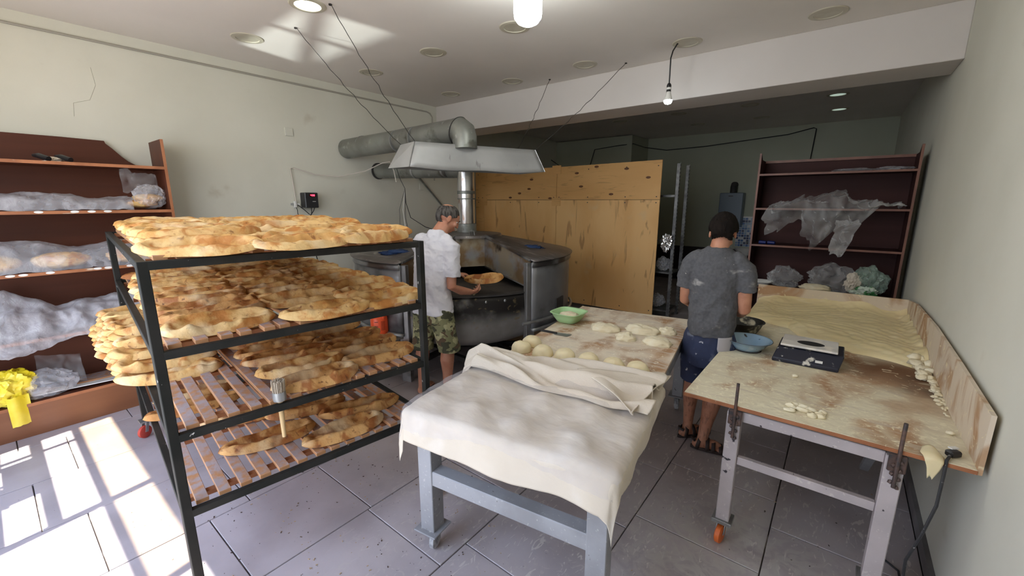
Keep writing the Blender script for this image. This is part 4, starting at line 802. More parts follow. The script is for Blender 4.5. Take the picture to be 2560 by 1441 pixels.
MB().tube([(.425, 2.105, KZ + .012), (.41, 2.06, KZ + .008), (.405, 2.03, KZ - .04), (.395, 1.98, .62), (.375, 1.97, .50), (.35, 1.98, .36), (.36, 2.0, .2), (.40, 2.1, .06), (.41, 2.4, .006), (.3, 2.5, .006)], .005, 8).build('cord', M('dusty_black_cord', (.02, .02, .022), (.3, .29, .28), scale=60, lo=.6, hi=.68), pl, smooth=40)
# scale
sl = thing('kitchen_scale', 'black electronic scale with flour-dusted square plate on kneading table', 'scale', (-.07, 3.0, KZ))
bx0, bx1, by0, by1 = -.235, .085, 2.83, 3.12
MB().prism([(bx0, by0, KZ), (bx0, by0, KZ + .022), (bx0 + .02, by0 + .07, KZ + .078), (bx0 + .02, by1, KZ + .078), (bx0, by1, KZ)], (0, 0, 0), (bx1 - bx0, 0, 0)).build('body', M('navy_black_plastic', (.015, .017, .03), rough=.3, layers=[dict(c=(.6, .57, .5), s=20, lo=.62, hi=.7)]), sl, bevel=.005)
MB().bb((bx0 + .03, by0 + .065, KZ + .085), (bx1 - .012, by1 + .005, KZ + .098)).build('weighing_plate', M('dusted_steel_plate', (.66, .63, .58), (.50, .48, .45), scale=4, rough=.6, metal=.1, layers=[dict(c=(.75, .70, .62), s=9, lo=.45, hi=.6)]), sl, bevel=.003)
MB().lathe((-.06, 2.99, KZ + .0984), [(.001, 0), (.055, 0)], 32, Matrix.Diagonal((1.25, .85, 1))).build('bare_spot', M('bare_dark_metal', (.02, .02, .02), rough=.4), sl)
MB().bb((bx1 - .11, by0 + .012, KZ + .032), (bx1 - .075, by0 + .02, KZ + .045)).build('badge', m_white, sl) 
m_en = M('blue_enamel', (.30, .44, .55), (.26, .39, .50), scale=5, rough=.2, coat=.5, layers=[dict(c=(.02, .015, .012), s=16, lo=.67, hi=.70), dict(c=(.7, .68, .6), s=5, lo=.62, hi=.75, amt=.6)])
b = bowl((-.385, 2.95, KZ), .075, .122, .072, m_en, 'enamel_bowl', 'light blue enamel bowl with chipped black rim on kneading table', rim=.014)
MB().lathe((-.385, 2.95, KZ), [(.134, .070), (.138, .073), (.139, .071), (.135, .069)], 48).build('chipped_rim', m_dark, b); MB().lathe((-.385, 2.95, KZ), [(.074, .001), (.081, .001), (.083, .010)], 48).build('chipped_foot', m_dark, b)
whole(crumple((-.37, 2.94, KZ + .018), (.04, .035, .012), 95, .3, 3, n=3), 'dough_scraps', m_dough2, 'bit of dough in the bottom of the blue enamel bowl', 'dough', loc=(-.37, 2.94, KZ + .01), smooth=True)
b = bowl((-.48, 3.34, KZ), .09, .125, .09, M('black_pan', (.02, .02, .02), rough=.45, layers=[dict(c=(.7, .65, .5), s=8, lo=.6, hi=.7)]), 'mixing_pan', 'black mixing pan smeared with dough in front of grey-shirted man', rim=.012)

# ------------------------------------------------------------------ right-hand shelving
rs = thing('dark_shelving', 'dark plum laminate open shelving standing by the right wall', 'shelving', (-.14, 5.27, 0))
x0, x1, yf, yk = -.76, .45, 5.1, 5.44
for x in (x0, x1):
    MB().prism([(x, yf, 0), (x, yk, 0), (x, yk, 2.12), (x, yf + .1, 2.12), (x, yf, 2.18)], (0, 0, 0), (.018, 0, 0)).build('side_panel', m_lam2, rs); MB().bb((x, yf - .002, 0), (x + .018, yf, 2.18)).build('side_edging', m_edge2, rs)
MB().bb((x0 + .018, yk - .006, 0), (x1, yk, 2.12)).build('back_panel', m_lam2, rs); MB().bb((x0 + .018, yk - .03, 2.10), (x1, yk, 2.125)).build('top_rail', m_edge2, rs)
for z in (1.975, 1.63, 1.25, .80, .40, .08):
    MB().bb((x0 + .018, yf + .002, z - .018), (x1, yk - .006, z)).build('shelf', m_lam2, rs); MB().bb((x0 + .018, yf - .001, z - .0185), (x1, yf + .002, z + .0005)).build('shelf_edging', m_edge2, rs)
def film_r(u, v):
    x = lerp(-.64, .40, u); a = v
    low = [1.34, 1.42, 1.52, 1.24, 1.45, 1.50, 1.68][min(6, int(u * 6.999))]; nx = [1.34, 1.42, 1.52, 1.24, 1.45, 1.50, 1.68][min(6, int(u * 6.999) + 1)]; fz = u * 6.999 % 1
    zb = lerp(low, nx, fz); zt = 1.66 + .13 * math.sin(u * 3.14) * (1 + .5 * nz(u * 6, 0, 0))
    y = 5.10 - .05 - .05 * math.sin(a * 3.14) - .03 * nz(u * 9, a * 3, 0, 3)
    return x + .04 * nz(a * 3, u * 3, 1), y + (a > .85) * (a - .85) * .8, lerp(zb, zt, a)
whole(sheet(film_r, 90, 46, .06, 6, 14, .012), 'plastic_sheet', plastic_film('hanging_film', c=(.75, .76, .76), lo=.06, hi=.5, scale=5), 'clear plastic film hanging over the middle shelf of the dark shelving', 'plastic', loc=(-.1, 5.05, 1.6), smooth=40)
whole(sheet(lambda u, v: (-.06 + .10 * u + .1 * v * u, 5.03 - .02 * v, 1.20 + .32 * v), 20, 26, .04, 9, 33), 'plastic_sheet', plastic_film('hanging_film2', c=(.8, .8, .8), lo=.2, hi=.6), 'narrow twisted tail of clear plastic hanging lowest on dark shelving', 'plastic', loc=(0, 5.03, 1.3), smooth=40)
for i, (x, y, z, rx, rz, m, lb) in enumerate(((.02, 5.27, 1.99, .16, .018, m_film, 'flat film bag at the middle of the top dark shelf'), (.3, 5.27, 1.99, .13, .022, m_film, 'flat film bag at the right end of the top dark shelf'),
        (-.42, 5.26, .90, .15, .12, m_film2, 'clear plastic bag at the left of the lower dark shelf'), (-.02, 5.28, .92, .20, .15, m_film2, 'large clear plastic bag behind the dough on the lower dark shelf'),
        (.27, 5.24, .94, .13, .14, plastic_film('greenish_film', c=(.55, .72, .6), lo=.2, hi=.6), 'greenish plastic bag at the right of the lower dark shelf'))):
    whole(crumple((x, y, z), (rx, .12, rz), 100 + i, .32, 2.6, flat=(z // 1) and 1.977 or .802), 'plastic_bag', m, lb, 'plastic bag', loc=(x, y, z), group='plastic bags on the dark shelving', smooth=35)
whole(crumple((-.14, 5.14, .835), (.13, .08, .045), 111, .25, 3, flat=.803), 'dough_piece', m_dough2, 'rough pale piece of dough at the front of lower dark shelf', 'dough', loc=(-.14, 5.14, .803), smooth=True)
whole(crumple((.24, 5.13, .85), (.09, .06, .05), 115, .45, 3, flat=.803), 'green_cloth', M('green_white_cloth', (.62, .70, .60), (.06, .25, .08), scale=14, lo=.48, hi=.54, rough=.9), 'green and white patterned cloth bundled on the lower dark shelf', 'cloth', loc=(.24, 5.13, .803), smooth=35)
whole(crumple((.15, 5.16, .93), (.06, .05, .09), 117, .4, 3, flat=.803), 'white_cloth', m_cloth, 'crumpled white cloth standing beside the green patterned cloth', 'cloth', loc=(.15, 5.16, .803), smooth=35)
bowl((-.62, 5.2, .80), .06, .10, .05, m_white, 'white_bowl', 'shallow white bowl at the left end of the lower dark shelf')
for i, x in enumerate((-.65, -.57)): whole(MB().tube([(x - .03, 5.17, 1.27), (x + .035, 5.15, 1.27)], [.02, .016], 12), 'battery', M('blue_black_wrap', (.01, .02, .12), rough=.25), ['small dark blue cylinder at the left end of dark shelf, left one', 'small dark blue cylinder at the left end of dark shelf, right one'][i], 'battery', loc=(x, 5.16, 1.25), smooth=40)

# ------------------------------------------------------------------ far back room
bo = thing('water_heater', 'blue-grey wall-hung gas water heater with short black flue', 'heater', (-1.78, 9.4, 1.6))
MB().bb((-2.0, 9.25, 1.22), (-1.58, 9.499, 1.86)).build('casing', M('blue_grey_enamel', (.13, .17, .22), rough=.35), bo, bevel=.01)
MB().tube([(-1.79, 9.38, 1.86), (-1.79, 9.38, 1.97), (-1.79, 9.42, 2.02), (-1.79, 9.49, 2.02)], .06, 16).build('flue_elbow', m_dark, bo, smooth=40)
MB().bb((-1.84, 9.246, 1.79), (-1.76, 9.25, 1.805)).build('maker_plate', m_dark, bo)
bs = thing('mosaic_splashback', 'blue and white mosaic tiled panel on the back wall beside the shelving', 'tiles', (-1.4, 9.48, 1.1))
MB().bb((-1.68, 9.482, .80), (-1.20, 9.499, 1.40)).build('grout_bed', m_white, bs)
mm = [M('mosaic_' + n, c, rough=.2) for n, c in (('navy', (.01, .02, .09)), ('blue', (.06, .14, .34)), ('pale_blue', (.25, .36, .5)), ('white', (.6, .62, .64)))]
tme = {}
for i in range(10):
    for j in range(12):
        k = random.choice((0, 0, 1, 1, 2, 2, 3))
        if k not in tme:
            o = MB().box((0, 0, 0), (.042, .006, .042)).build('mosaic_tile', mm[k], bs, local=True, bevel=.001); tme[k] = o.data
        else: o = bpy.data.objects.new('mosaic_tile', tme[k]); COL.objects.link(o); o.parent = bs
        o.location = Vector((-1.655 + i * .048, 9.479, .826 + j * .048)) - Vector(bs.location)
sk = thing('wash_basin', 'small white wash basin below the mosaic tiles', 'sink', (-1.45, 9.3, .7)); MB().lathe((-1.45, 9.28, .66), [(.001, .02), (.12, .03), (.17, .11), (.19, .12), (.18, .10), (.10, 0), (.001, 0)], 32).build('basin', m_white, sk, smooth=40); MB().tube([(-1.45, 9.46, .9), (-1.45, 9.38, .92), (-1.45, 9.34, .88)], .012, 10).build('tap', m_steel, sk, smooth=40); MB().tube([(-1.45, 9.3, 0), (-1.45, 9.3, .66)], .05, 12).build('pedestal', m_white, sk)
bc = MB().tube([(-5.4, 8.3, 2.62), (-4.9, 8.5, 2.25), (-4.6, 8.57, 2.3), (-4.45, 8.57, 2.80), (-3.95, 8.58, 2.84), (-3.60, 8.62, 2.86), (-3.58, 9.2, 2.84), (-3.2, 9.47, 2.78), (-2.4, 9.48, 2.80), (-1.6, 9.48, 2.86), (-1.0, 9.48, 2.90), (-.62, 9.48, 2.98), (-.58, 9.48, 2.96), (-.62, 9.48, 2.2)], .009, 6)
whole(bc, 'wall_cable', m_black, 'loose black cable strung along the top of the back wall', 'cable', loc=(-2, 9.4, 2.8), smooth=40)

# ------------------------------------------------------------------ lamps
m_ring = M('lamp_ring', (.52, .48, .38), rough=.5); m_disc = M('lamp_diffuser_off', (.55, .52, .42), (.50, .46, .36), scale=12, rough=.4)
m_on = M('lamp_diffuser_lit', (.9, .9, .8), emit=((1, .95, .62), 4)); m_day = M('lamp_diffuser_faintly_lit', (.6, .7, .6), emit=((.75, .95, .8), .16))
def clamp_(x, y, label, m=m_disc, dark=False):
    t = thing('recessed_ceiling_light', label, 'ceiling light', (x, y, H), group='round recessed ceiling lights')
    MB().lathe((x, y, H), [(.085, -.001), (.088, -.008), (.118, -.006), (.124, 0)], 40).build('ring', m_ring, t, smooth=40); MB().lathe((x, y, H - .003), [(.001, 0), (.086, 0)], 40).build('diffuser', m, t)
for x, y, lb, m in ((-3.15, 1.68, 'lit yellowish round ceiling light at the very top of the view', m_on), (-4.15, 1.66, 'unlit round ceiling light at the left end of the bright reflection', m_disc), (-3.18, 2.86, 'unlit round ceiling light between the two long hood wires and large bulb', m_disc), (-4.17, 2.86, 'unlit round ceiling light crossed by the long near hood wire', m_disc), (-4.17, 4.03, 'unlit round ceiling light nearest the left wall corner by the beam', m_disc), (-3.19, 4.06, 'unlit round ceiling light by the beam, second from the left wall', m_disc), (-2.24, 2.88, 'unlit round ceiling light just beside the large bright bulb', m_disc), (-2.25, 4.05, 'unlit round ceiling light by the beam between the two rear hood wires', m_disc), (-1.26, 4.06, 'unlit round ceiling light that the hanging bulb flex comes from', m_disc), (-.28, 4.10, 'unlit round ceiling light nearest the right wall in front of beam', m_disc),
        (-.26, 7.13, 'faintly lit greenish ceiling light just behind the beam at right', m_day), (-.26, 8.25, 'faintly lit ceiling light farthest back at the right', m_day), (-1.26, 7.10, 'dim ceiling light behind the beam above the water heater', m_disc), (-1.27, 8.27, 'dim ceiling light far back above the water heater', m_disc), (-2.27, 8.27, 'dim ceiling light far back in front of the boxed corner', m_disc), (-2.25, 7.1, 'dim ceiling light just behind the beam under the hanging bulb', m_disc), (-3.24, 7.12, 'dim ceiling light behind the beam near the right rear hood wire', m_disc)): clamp_(x, y, lb, m)
hbv = thing('hanging_bulb', 'lit white bulb hanging on a black flex in front of beam', 'lamp', (-1.37, 4.0, 2.6))
MB().tube([(-1.33, 4.03, H), (-1.36, 4.01, 2.99), (-1.372, 4.0, 2.93), (-1.37, 4.0, 2.8), (-1.37, 4.0, 2.72)], .006, 8).build('flex', m_black, hbv, smooth=40)
MB().lathe((-1.37, 4.0, 2.655), [(.001, .075), (.012, .07), (.02, .055), (.02, .04), (.019, .005), (.021, 0), (.001, 0)], 20).build('lamp_holder', m_black, hbv, smooth=40); MB().lathe((-1.37, 4.0, 2.672), [(.0212, 0), (.0212, .018)], 20).build('holder_band', m_white, hbv)
MB().lathe((-1.37, 4.0, 2.585), [(.036, 0), (.034, .012), (.024, .045), (.018, .07)], 24).build('bulb_neck', m_white, hbv, smooth=60)
MB().lathe((-1.37, 4.0, 2.585), [(.036, 0), (.035, -.014), (.026, -.028), (.001, -.036)], 24).build('bulb_globe', M('lit_bulb', (1, 1, 1), emit=((.85, .95, 1), 30)), hbv, smooth=60)
lp = thing('large_led_bulb', 'large bright cylindrical bulb hanging from the ceiling at top edge', 'lamp', (-1.62, 2.21, 2.8))
MB().lathe((-1.62, 2.21, 2.72), [(.001, 0), (.035, .004), (.062, .018), (.080, .042), (.084, .07), (.084, .20), (.06, .215)], 36).build('bulb', M('lit_large_bulb', (1, 1, 1), emit=((.93, 1, .98), 16)), lp, smooth=50)
MB().lathe((-1.62, 2.21, 2.935), [(.06, 0), (.05, .05), (.03, .06), (.03, .12)], 24).build('socket', m_white, lp, smooth=50)

# crumbs and dropped scraps on the floor
cr_ = MB(); rr = random.Random(5)
for k in range(420):
    if k % 3: x, y = rr.uniform(-2.6, -1.2), rr.uniform(.4, 1.7)
    else: x, y = rr.uniform(-3.2, .4), rr.uniform(.4, 3.6)
    s = rr.uniform(.0015, .0045); cr_.box((x, y, s * .4), (s * rr.uniform(1, 3), s, s * .8), Matrix.Rotation(rr.uniform(0, 3), 3, 'Z'))
tag(cr_.build('crumbs', M('crumb_mix', (.5, .36, .22), (.06, .035, .025), scale=3, lo=.48, hi=.52, coord='world')), 'dark and pale bread crumbs scattered over the floor tiles', 'crumbs', kind='stuff')
# ------------------------------------------------------------------ people
def capped(mb, pts, rs, n=16, flat0=False, flat1=False):
    pts = [Vector(p) for p in pts]; P_ = []; Rr = []
    if not flat0:
        d = (pts[0] - pts[1]).normalized()
        for a in (80, 60, 35): P_.append(pts[0] + d * rs[0] * math.sin(R(a))); Rr.append(rs[0] * math.cos(R(a)))
    P_ += pts; Rr += list(rs)
    if not flat1:
        d = (pts[-1] - pts[-2]).normalized()
        for a in (35, 60, 80): P_.append(pts[-1] + d * rs[-1] * math.sin(R(a))); Rr.append(rs[-1] * math.cos(R(a)))
    return mb.tube(P_, Rr, n)
def ell(mb, c, r, rot=None, n=3):
    bm = bmesh.new(); bmesh.ops.create_icosphere(bm, subdivisions=n, radius=1); c = Vector(c)
    vs = [c + ((rot @ Vector((v.co.x * r[0], v.co.y * r[1], v.co.z * r[2]))) if rot is not None else Vector((v.co.x * r[0], v.co.y * r[1], v.co.z * r[2]))) for v in bm.verts]
    fs = [tuple(v.index for v in f.verts) for f in bm.faces]; bm.free(); return mb.add(vs, fs)
def loft(mb, secs, n=32): # (cx,cy,cz,rx,ry)
    vs = [(x + rx * math.cos(2 * math.pi * k / n), y + ry * math.sin(2 * math.pi * k / n), z) for x, y, z, rx, ry in secs for k in range(n)]
    m = len(secs); return mb.add(vs, [(i * n + k, i * n + (k + 1) % n, (i + 1) * n + (k + 1) % n, (i + 1) * n + k) for i in range(m - 1) for k in range(n)] + [tuple(range(n))[::-1], tuple((m - 1) * n + k for k in range(n))])
def fuse(mb, name, mat, root, vox=.008, smooth_it=6, disp=None):
    o = mb.build(name + '_raw', mat, None, local=True)
    r = o.modifiers.new('r', 'REMESH'); r.mode = 'VOXEL'; r.voxel_size = vox
    s = o.modifiers.new('s', 'SMOOTH'); s.factor = .5; s.iterations = smooth_it
    dg = bpy.context.evaluated_depsgraph_get(); me = bpy.data.meshes.new_from_object(o.evaluated_get(dg)); bpy.data.objects.remove(o)
    if disp:
        co = [v.co.copy() for v in me.vertices]; no = [v.normal.copy() for v in me.vertices]
        for v, p, q in zip(me.vertices, co, no): v.co = p + q * disp(p, q)
    me.polygons.foreach_set('use_smooth', [True] * len(me.polygons))
    me.materials.clear(); me.materials.append(mat); me.name = name
    n = bpy.data.objects.new(name, me); COL.objects.link(n); n.parent = root; return n
def hand(mb, wrist, fdir, pdir, grip=.5, side=1, s=1.0):
    """palm along fdir, palm faces pdir; side=+1 right hand; fingers curl towards pdir"""
    f = Vector(fdir).normalized(); p = Vector(pdir); p = (p - f * p.dot(f)).normalized(); t = f.cross(p) * side; w = Vector(wrist)
    rot = Matrix((t, f, p)).transposed()
    ell(mb, w + f * .048 * s, (.040 * s, .052 * s, .017 * s), rot); ell(mb, w + f * .012 * s, (.028 * s, .03 * s, .019 * s), rot)
    for k, (o, L) in enumerate(((.029, .072), (.010, .082), (-.009, .076), (-.027, .060))):
        b = w + f * (.080 - .004 * abs(k - 1)) * s + t * o * s * 1.05; a = 0; pts = [b - f * .03 * s, b]; d = f
        for seg, c_ in ((.45, .35), (.31, .62), (.24, .5)):
            a += grip * c_ * 1.5; d = (f * math.cos(a) + p * math.sin(a) + t * o * .8).normalized(); b = b + d * L * seg * s; pts.append(b)
        capped(mb, pts, [.0095 * s, .0095 * s, .009 * s, .0082 * s, .0075 * s], 10)
    b = w + f * .028 * s + t * .034 * s
    d1 = (t * .75 + f * .65 + p * .35).normalized(); d2 = (f * .8 + p * (.35 + grip * .6) + t * .1).normalized()
    capped(mb, [b - t * .02, b + d1 * .03 * s, b + d1 * .03 * s + d2 * .03 * s, b + d1 * .03 * s + d2 * .052 * s], [.015 * s, .0125 * s, .0105 * s, .009 * s], 10)
def make_head(mb, c, rot, s=1.0):
    c = Vector(c); H_ = lambda x, y, z: c + rot @ Vector((x * s, y * s, z * s))
    E_ = lambda p, r, q=None: ell(mb, H_(*p), tuple(k * s for k in r), rot @ q if q is not None else rot)
    E_((0, -.012, .028), (.076, .096, .088)); E_((0, .022, -.03), (.062, .068, .078)); E_((0, .052, -.078), (.036, .034, .030)); E_((0, .04, .035), (.062, .055, .055))
    E_((0, .085, .022), (.048, .014, .012)); E_((0, .100, -.008), (.012, .016, .022)); E_((0, .108, -.026), (.016, .014, .011)); E_((0, .088, -.056), (.026, .012, .008)); E_((0, .086, -.067), (.022, .012, .008))
    for q in (-1, 1):
        E_((q * .045, .066, -.022), (.022, .02, .022)); E_((q * .078, -.012, -.010), (.008, .020, .033), Matrix.Rotation(R(q * -18), 3, 'Z'))
        mb.lathe(H_(q * .083, -.016, -.008), [(.019 * s, -.004), (.024 * s, 0), (.019 * s, .004), (.015 * s, 0), (.019 * s, -.004)], 14, rot @ Matrix.Rotation(R(90), 3, 'Y') @ Matrix.Diagonal((1.35, .85, 1)))
    return H_
def head_bits(root, H_, rot, s=1.0):
    for q in (-1, 1):
        e = ell(MB(), H_(q * .031, .074, .004), (.011, .011, .011), None, 2).build('eye', M('eye_white', (.75, .72, .7), rough=.2), root, smooth=True, local=True)
        ell(MB(), H_(q * .031, .0825, .002), (.0055, .004, .0055), rot, 2).build('iris', M('iris', (.03, .015, .01), rough=.15), e, smooth=True, local=True)
        MB().tube([H_(q * .014, .099, .021), H_(q * .032, .098, .027), H_(q * .050, .086, .021)], [.003, .0045, .002], 8).build('eyebrow', m_hairA, root, smooth=True, local=True)
    MB().tube([H_(-.022, .094, -.062), H_(0, .101, -.061), H_(.022, .094, -.062)], [.002, .0055, .002], 8).build('lips', M('lip', (.42, .16, .12), rough=.4), root, smooth=True, local=True)
def hair_cap(root, H_, rot, cond, mat, name, grow=1.06, s=1.0, seed=0, rough=.004):
    bm = bmesh.new(); bmesh.ops.create_icosphere(bm, subdivisions=5, radius=1)
    for v in list(bm.verts):
        d = v.co.normalized(); k = cond(d)
        if k <= 0: bm.verts.remove(v); continue
        e = Vector((d.x * .076, d.y * .096, d.z * (.088 if d.z > 0 else lerp(.088, .112, min(1, -d.y + .3) if d.y < .3 else 0)))) + Vector((0, -.012, .028)); g = lerp(1.03, grow + .02, min(1, k * 4)) + rough * 12 * (ridge(d.x * 9, d.y * 9, d.z * 2.2, seed) - .5) * min(1, k * 5)
        v.co = H_(*(Vector((0, -.012, .028)) + (e - Vector((0, -.012, .028))) * g))
    me = bpy.data.meshes.new(name); bm.to_mesh(me); bm.free(); me.polygons.foreach_set('use_smooth', [True] * len(me.polygons)); me.materials.append(mat)
    o = bpy.data.objects.new(name, me); COL.objects.link(o); o.parent = root; q = o.modifiers.new('t', 'SOLIDIFY'); q.thickness = .006; q.offset = 0; return o
def foot(mb, ank, az, s=1.0):
    a = Vector(ank); d = Vector((math.cos(R(az)), math.sin(R(az)), 0)); w = Vector((-d.y, d.x, 0)); g = Vector((a.x, a.y, 0)); rot = Matrix((w, d, (0, 0, 1))).transposed()
    ell(mb, g + Vector((0, 0, .036)) - d * .03 * s, (.032, .04, .034), rot); ell(mb, g + Vector((0, 0, .045)) + d * .05, (.036, .085, .038), rot); ell(mb, g + Vector((0, 0, .024)) + d * .13, (.044, .055, .018), rot)
    capped(mb, [a, g + Vector((0, 0, .045)) - d * .005], [.036, .036])
    for k, o in enumerate((-.032, -.016, 0, .014, .028)):
        capped(mb, [g + d * .15 + w * o * 1.1 + Vector((0, 0, .018)), g + d * (.185 - abs(k - 3.2) * .006) + w * o * 1.2 + Vector((0, 0, .014))], [.012, .011 if k < 4 else .014], 8)
def leg(mb, hip, knee, ank, k=1.0):
    h, n, a = Vector(hip), Vector(knee), Vector(ank); up = h.lerp(n, .5); c = n.lerp(a, .32) + Vector((0, -.014, 0)); c2 = n.lerp(a, .65)
    capped(mb, [h, up, n + Vector((0, 0, .05)), n, c, c2, a], [.074 * k, .074 * k, .058 * k, .055 * k, .058 * k, .043 * k, .034 * k])
def folds(seed, amp, stretch=(1, 1, .5), sc=14):
    return lambda p, q: amp * (ridge(p.x * stretch[0], p.y * stretch[1], p.z * stretch[2], seed, sc, 3) - .5) + amp * 1.6 * nz(p.x * 6, p.y * 6, p.z * 4, seed)
m_skinA = M('skin_tanned', (.52, .25, .16), (.46, .20, .12), scale=14, rough=.55, sss=.12)
m_skinB = M('skin_warm', (.50, .24, .15), (.40, .17, .10), scale=10, rough=.55, sss=.12, layers=[dict(c=(.14, .06, .04), s=60, lo=.5, hi=.65, st=(1, 1, .3), axis=(2, .5, .3), amt=.55)])
m_hairA = M('short_greying_hair', (.04, .034, .03), (.11, .10, .09), scale=60, stretch=(1, 1, .25), rough=.9, spec=.15)
m_hairB = M('dark_hair', (.008, .006, .005), (.015, .011, .009), scale=50, stretch=(1, 1, .25), rough=.9, spec=.1, bump=1, bscale=60, bstretch=(1, 1, .2))
def Rh(yaw, pitch, roll=0): return (Matrix.Rotation(R(yaw), 4, 'Z') @ Matrix.Rotation(R(-pitch), 4, 'X') @ Matrix.Rotation(R(roll), 4, 'Y')).to_3x3()
# --- man in the white T-shirt at the oven
pA = thing('person', 'balding man in white T-shirt and camouflage shorts holding bread at the oven mouth', 'person', (-2.69, 2.32, 0), R(105 - 90))
hrot = Rh(-38, 30); hc = (.075, .155, 1.555)
b = MB(); HA = make_head(b, hc, hrot)
capped(b, [(.02, .05, 1.36), (.035, .085, 1.44), (.06, .125, 1.50)], [.075, .066, .062])
loft(b, [(0, -.005, .80, .13, .095), (0, .0, .92, .135, .095), (0, .01, 1.05, .155, .10), (0, .03, 1.2, .165, .10), (0, .045, 1.30, .135, .08), (.01, .06, 1.38, .08, .06)])
capped(b, [(.14, .05, 1.33), (.18, .025, 1.2), (.195, -.01, 1.0), (.215, .11, .945), (.238, .235, .91)], [.045, .048, .040, .038, .027])
capped(b, [(-.14, .07, 1.33), (-.185, .15, 1.22), (-.17, .24, 1.09), (-.07, .33, 1.05), (.02, .40, 1.03)], [.045, .046, .040, .036, .026])
hand(b, (.238, .235, .91), (.25, 1, -.15), (-.5, 0, .9), .95, 1); hand(b, (.012, .395, 1.03), (.75, .65, -.1), (.1, .1, -1), .5, -1)
leg(b, (.08, -.01, .80), (.125, .02, .46), (.12, -.01, .09), 1.06); leg(b, (-.08, -.01, .80), (-.12, .0, .46), (-.13, -.03, .09), 1.06)
foot(b, (.12, -.01, .085), 80); foot(b, (-.13, -.03, .085), 100)
fuse(b, 'body', m_skinA, pA, .0062, 3)
head_bits(pA, HA, hrot)
hair_cap(pA, HA, hrot, lambda d: min((.62 - d.y) * .5 + (.1 if d.z > .3 else 0), d.z + .80 - (.45 if abs(d.x) > .62 else 0) - max(0, d.y) * .6, math.hypot(d.x, d.y + .42, d.z - .88) - .60, .9 - d.y), m_hairA, 'hair', 1.035, seed=2, rough=.0012)
hair_cap(pA, HA, hrot, lambda d: min(.45 - math.hypot(d.x, d.y - .55), d.z - .4), m_hairA, 'thin_forelock', 1.02, seed=5, rough=.001)
s_ = MB(); loft(s_, [(0, -.005, .762, .190, .150), (0, .0, .86, .182, .142), (0, .0, .95, .172, .128), (0, .01, 1.07, .176, .120), (0, .03, 1.2, .190, .118), (0, .045, 1.30, .186, .108), (.005, .055, 1.385, .150, .090), (.012, .062, 1.425, .105, .076), (.018, .068, 1.45, .076, .068), (.022, .072, 1.462, .068, .062)])
capped(s_, [(.12, .055, 1.365), (.168, .045, 1.32), (.185, .02, 1.20), (.192, .005, 1.075)], [.070, .078, .074, .072], 20, flat1=True)
capped(s_, [(-.12, .055, 1.37), (-.168, .08, 1.33), (-.188, .14, 1.22), (-.182, .19, 1.14)], [.070, .078, .072, .070], 20, flat1=True)
fuse(s_, 't_shirt', M('white_cotton', (.68, .67, .71), (.62, .61, .65), scale=5, rough=.85, bump=.1, bscale=120), pA, .007, 2, lambda p, q: .013 * (ridge(p.x * 1.0 + p.z * .8, p.y, p.z * .9 - p.x * .5, 3, 7, 3) - .5) + .010 * nz(p.x * 6, p.y * 6, p.z * 4, 3))
m_camo = M('camouflage_cotton', (.20, .20, .10), (.055, .055, .03), scale=13, lo=.50, hi=.52, rough=.9, detail=2, layers=[dict(c=(.38, .36, .20), s=10, lo=.56, hi=.575, d=2), dict(c=(.10, .065, .035), s=11, lo=.60, hi=.61, d=2, dist=.5)], stretch=(.8, .8, 1.7))
s_ = MB(); loft(s_, [(0, -.005, .68, .165, .126), (0, -.008, .75, .158, .120), (0, 0, .82, .150, .112), (0, 0, .9, .14, .10)])
for q, (x, y) in ((1, (.135, .02)), (-1, (-.13, .0))):
    capped(s_, [(q * .085, -.01, .78), (q * .105, 0, .62), (x, y, .425)], [.100, .103, .093], 24, flat1=True)
    capped(s_, [(x * 1.0, y, .468), (x, y, .418)], [.099, .099], 24, flat0=True, flat1=True)
sa = fuse(s_, 'shorts', m_camo, pA, .008, 3, folds(7, .006, (1, 1, .6), 10))
# the loaf and the short peel in his hands
whole_b = bread(-2.545, 2.815, .99, 'freshly baked flatbread held on the short peel over the oven hearth', 'bread in hand', yaw=R(38 - 90), me=BM2[1], sc=.86); whole_b.rotation_euler = (R(4), R(24), R(38 - 90)); del whole_b['group']
sp_ = thing('bread_peel', 'short T-shaped peel with pale handle under the loaf at the oven', 'peel', (-2.53, 2.72, .93))
MB().tube([(-2.525, 2.65, .875), (-2.54, 2.74, .945), (-2.548, 2.77, .962)], .010, 10).build('handle', M('worn_peel_wood', (.55, .46, .28), (.2, .17, .1), scale=20, rough=.6), sp_, smooth=40)
MB().bar((-2.62, 2.715, .965), (-2.47, 2.835, .965), .018, .014).build('crossbar', M('worn_peel_wood2', (.5, .42, .26), rough=.6), sp_, bevel=.003)
# --- man in the grey T-shirt between the tables
pB = thing('person', 'dark-haired man in floury grey T-shirt and navy shorts seen from behind between tables', 'person', (-.605, 2.90, 0), R(97 - 90)); pB.scale = (.93, 1, 1)
hrot = Rh(2, 38); hc = (.012, .080, 1.492)
b = MB(); HB = make_head(b, hc, hrot)
capped(b, [(0, .02, 1.34), (.0, .035, 1.39), (.008, .055, 1.45)], [.07, .062, .058])
loft(b, [(0, 0, .84, .12, .09), (0, .0, .94, .125, .09), (0, .0, 1.08, .13, .09), (0, .01, 1.2, .16, .095), (0, .015, 1.29, .13, .075), (0, .02, 1.36, .08, .06)])
capped(b, [(.14, .015, 1.30), (.185, .01, 1.17), (.195, .02, 1.02), (.175, .16, .97), (.13, .30, .93)], [.045, .050, .043, .038, .027])
capped(b, [(-.14, .015, 1.30), (-.185, .02, 1.17), (-.192, .05, 1.04), (-.15, .19, .98), (-.06, .33, .93)], [.045, .044, .038, .035, .026])
hand(b, (.13, .30, .93), (-.3, .9, -.25), (-.7, -.1, -.5), .7, 1); hand(b, (-.06, .33, .93), (.3, .9, -.25), (.6, -.1, -.5), .7, -1)
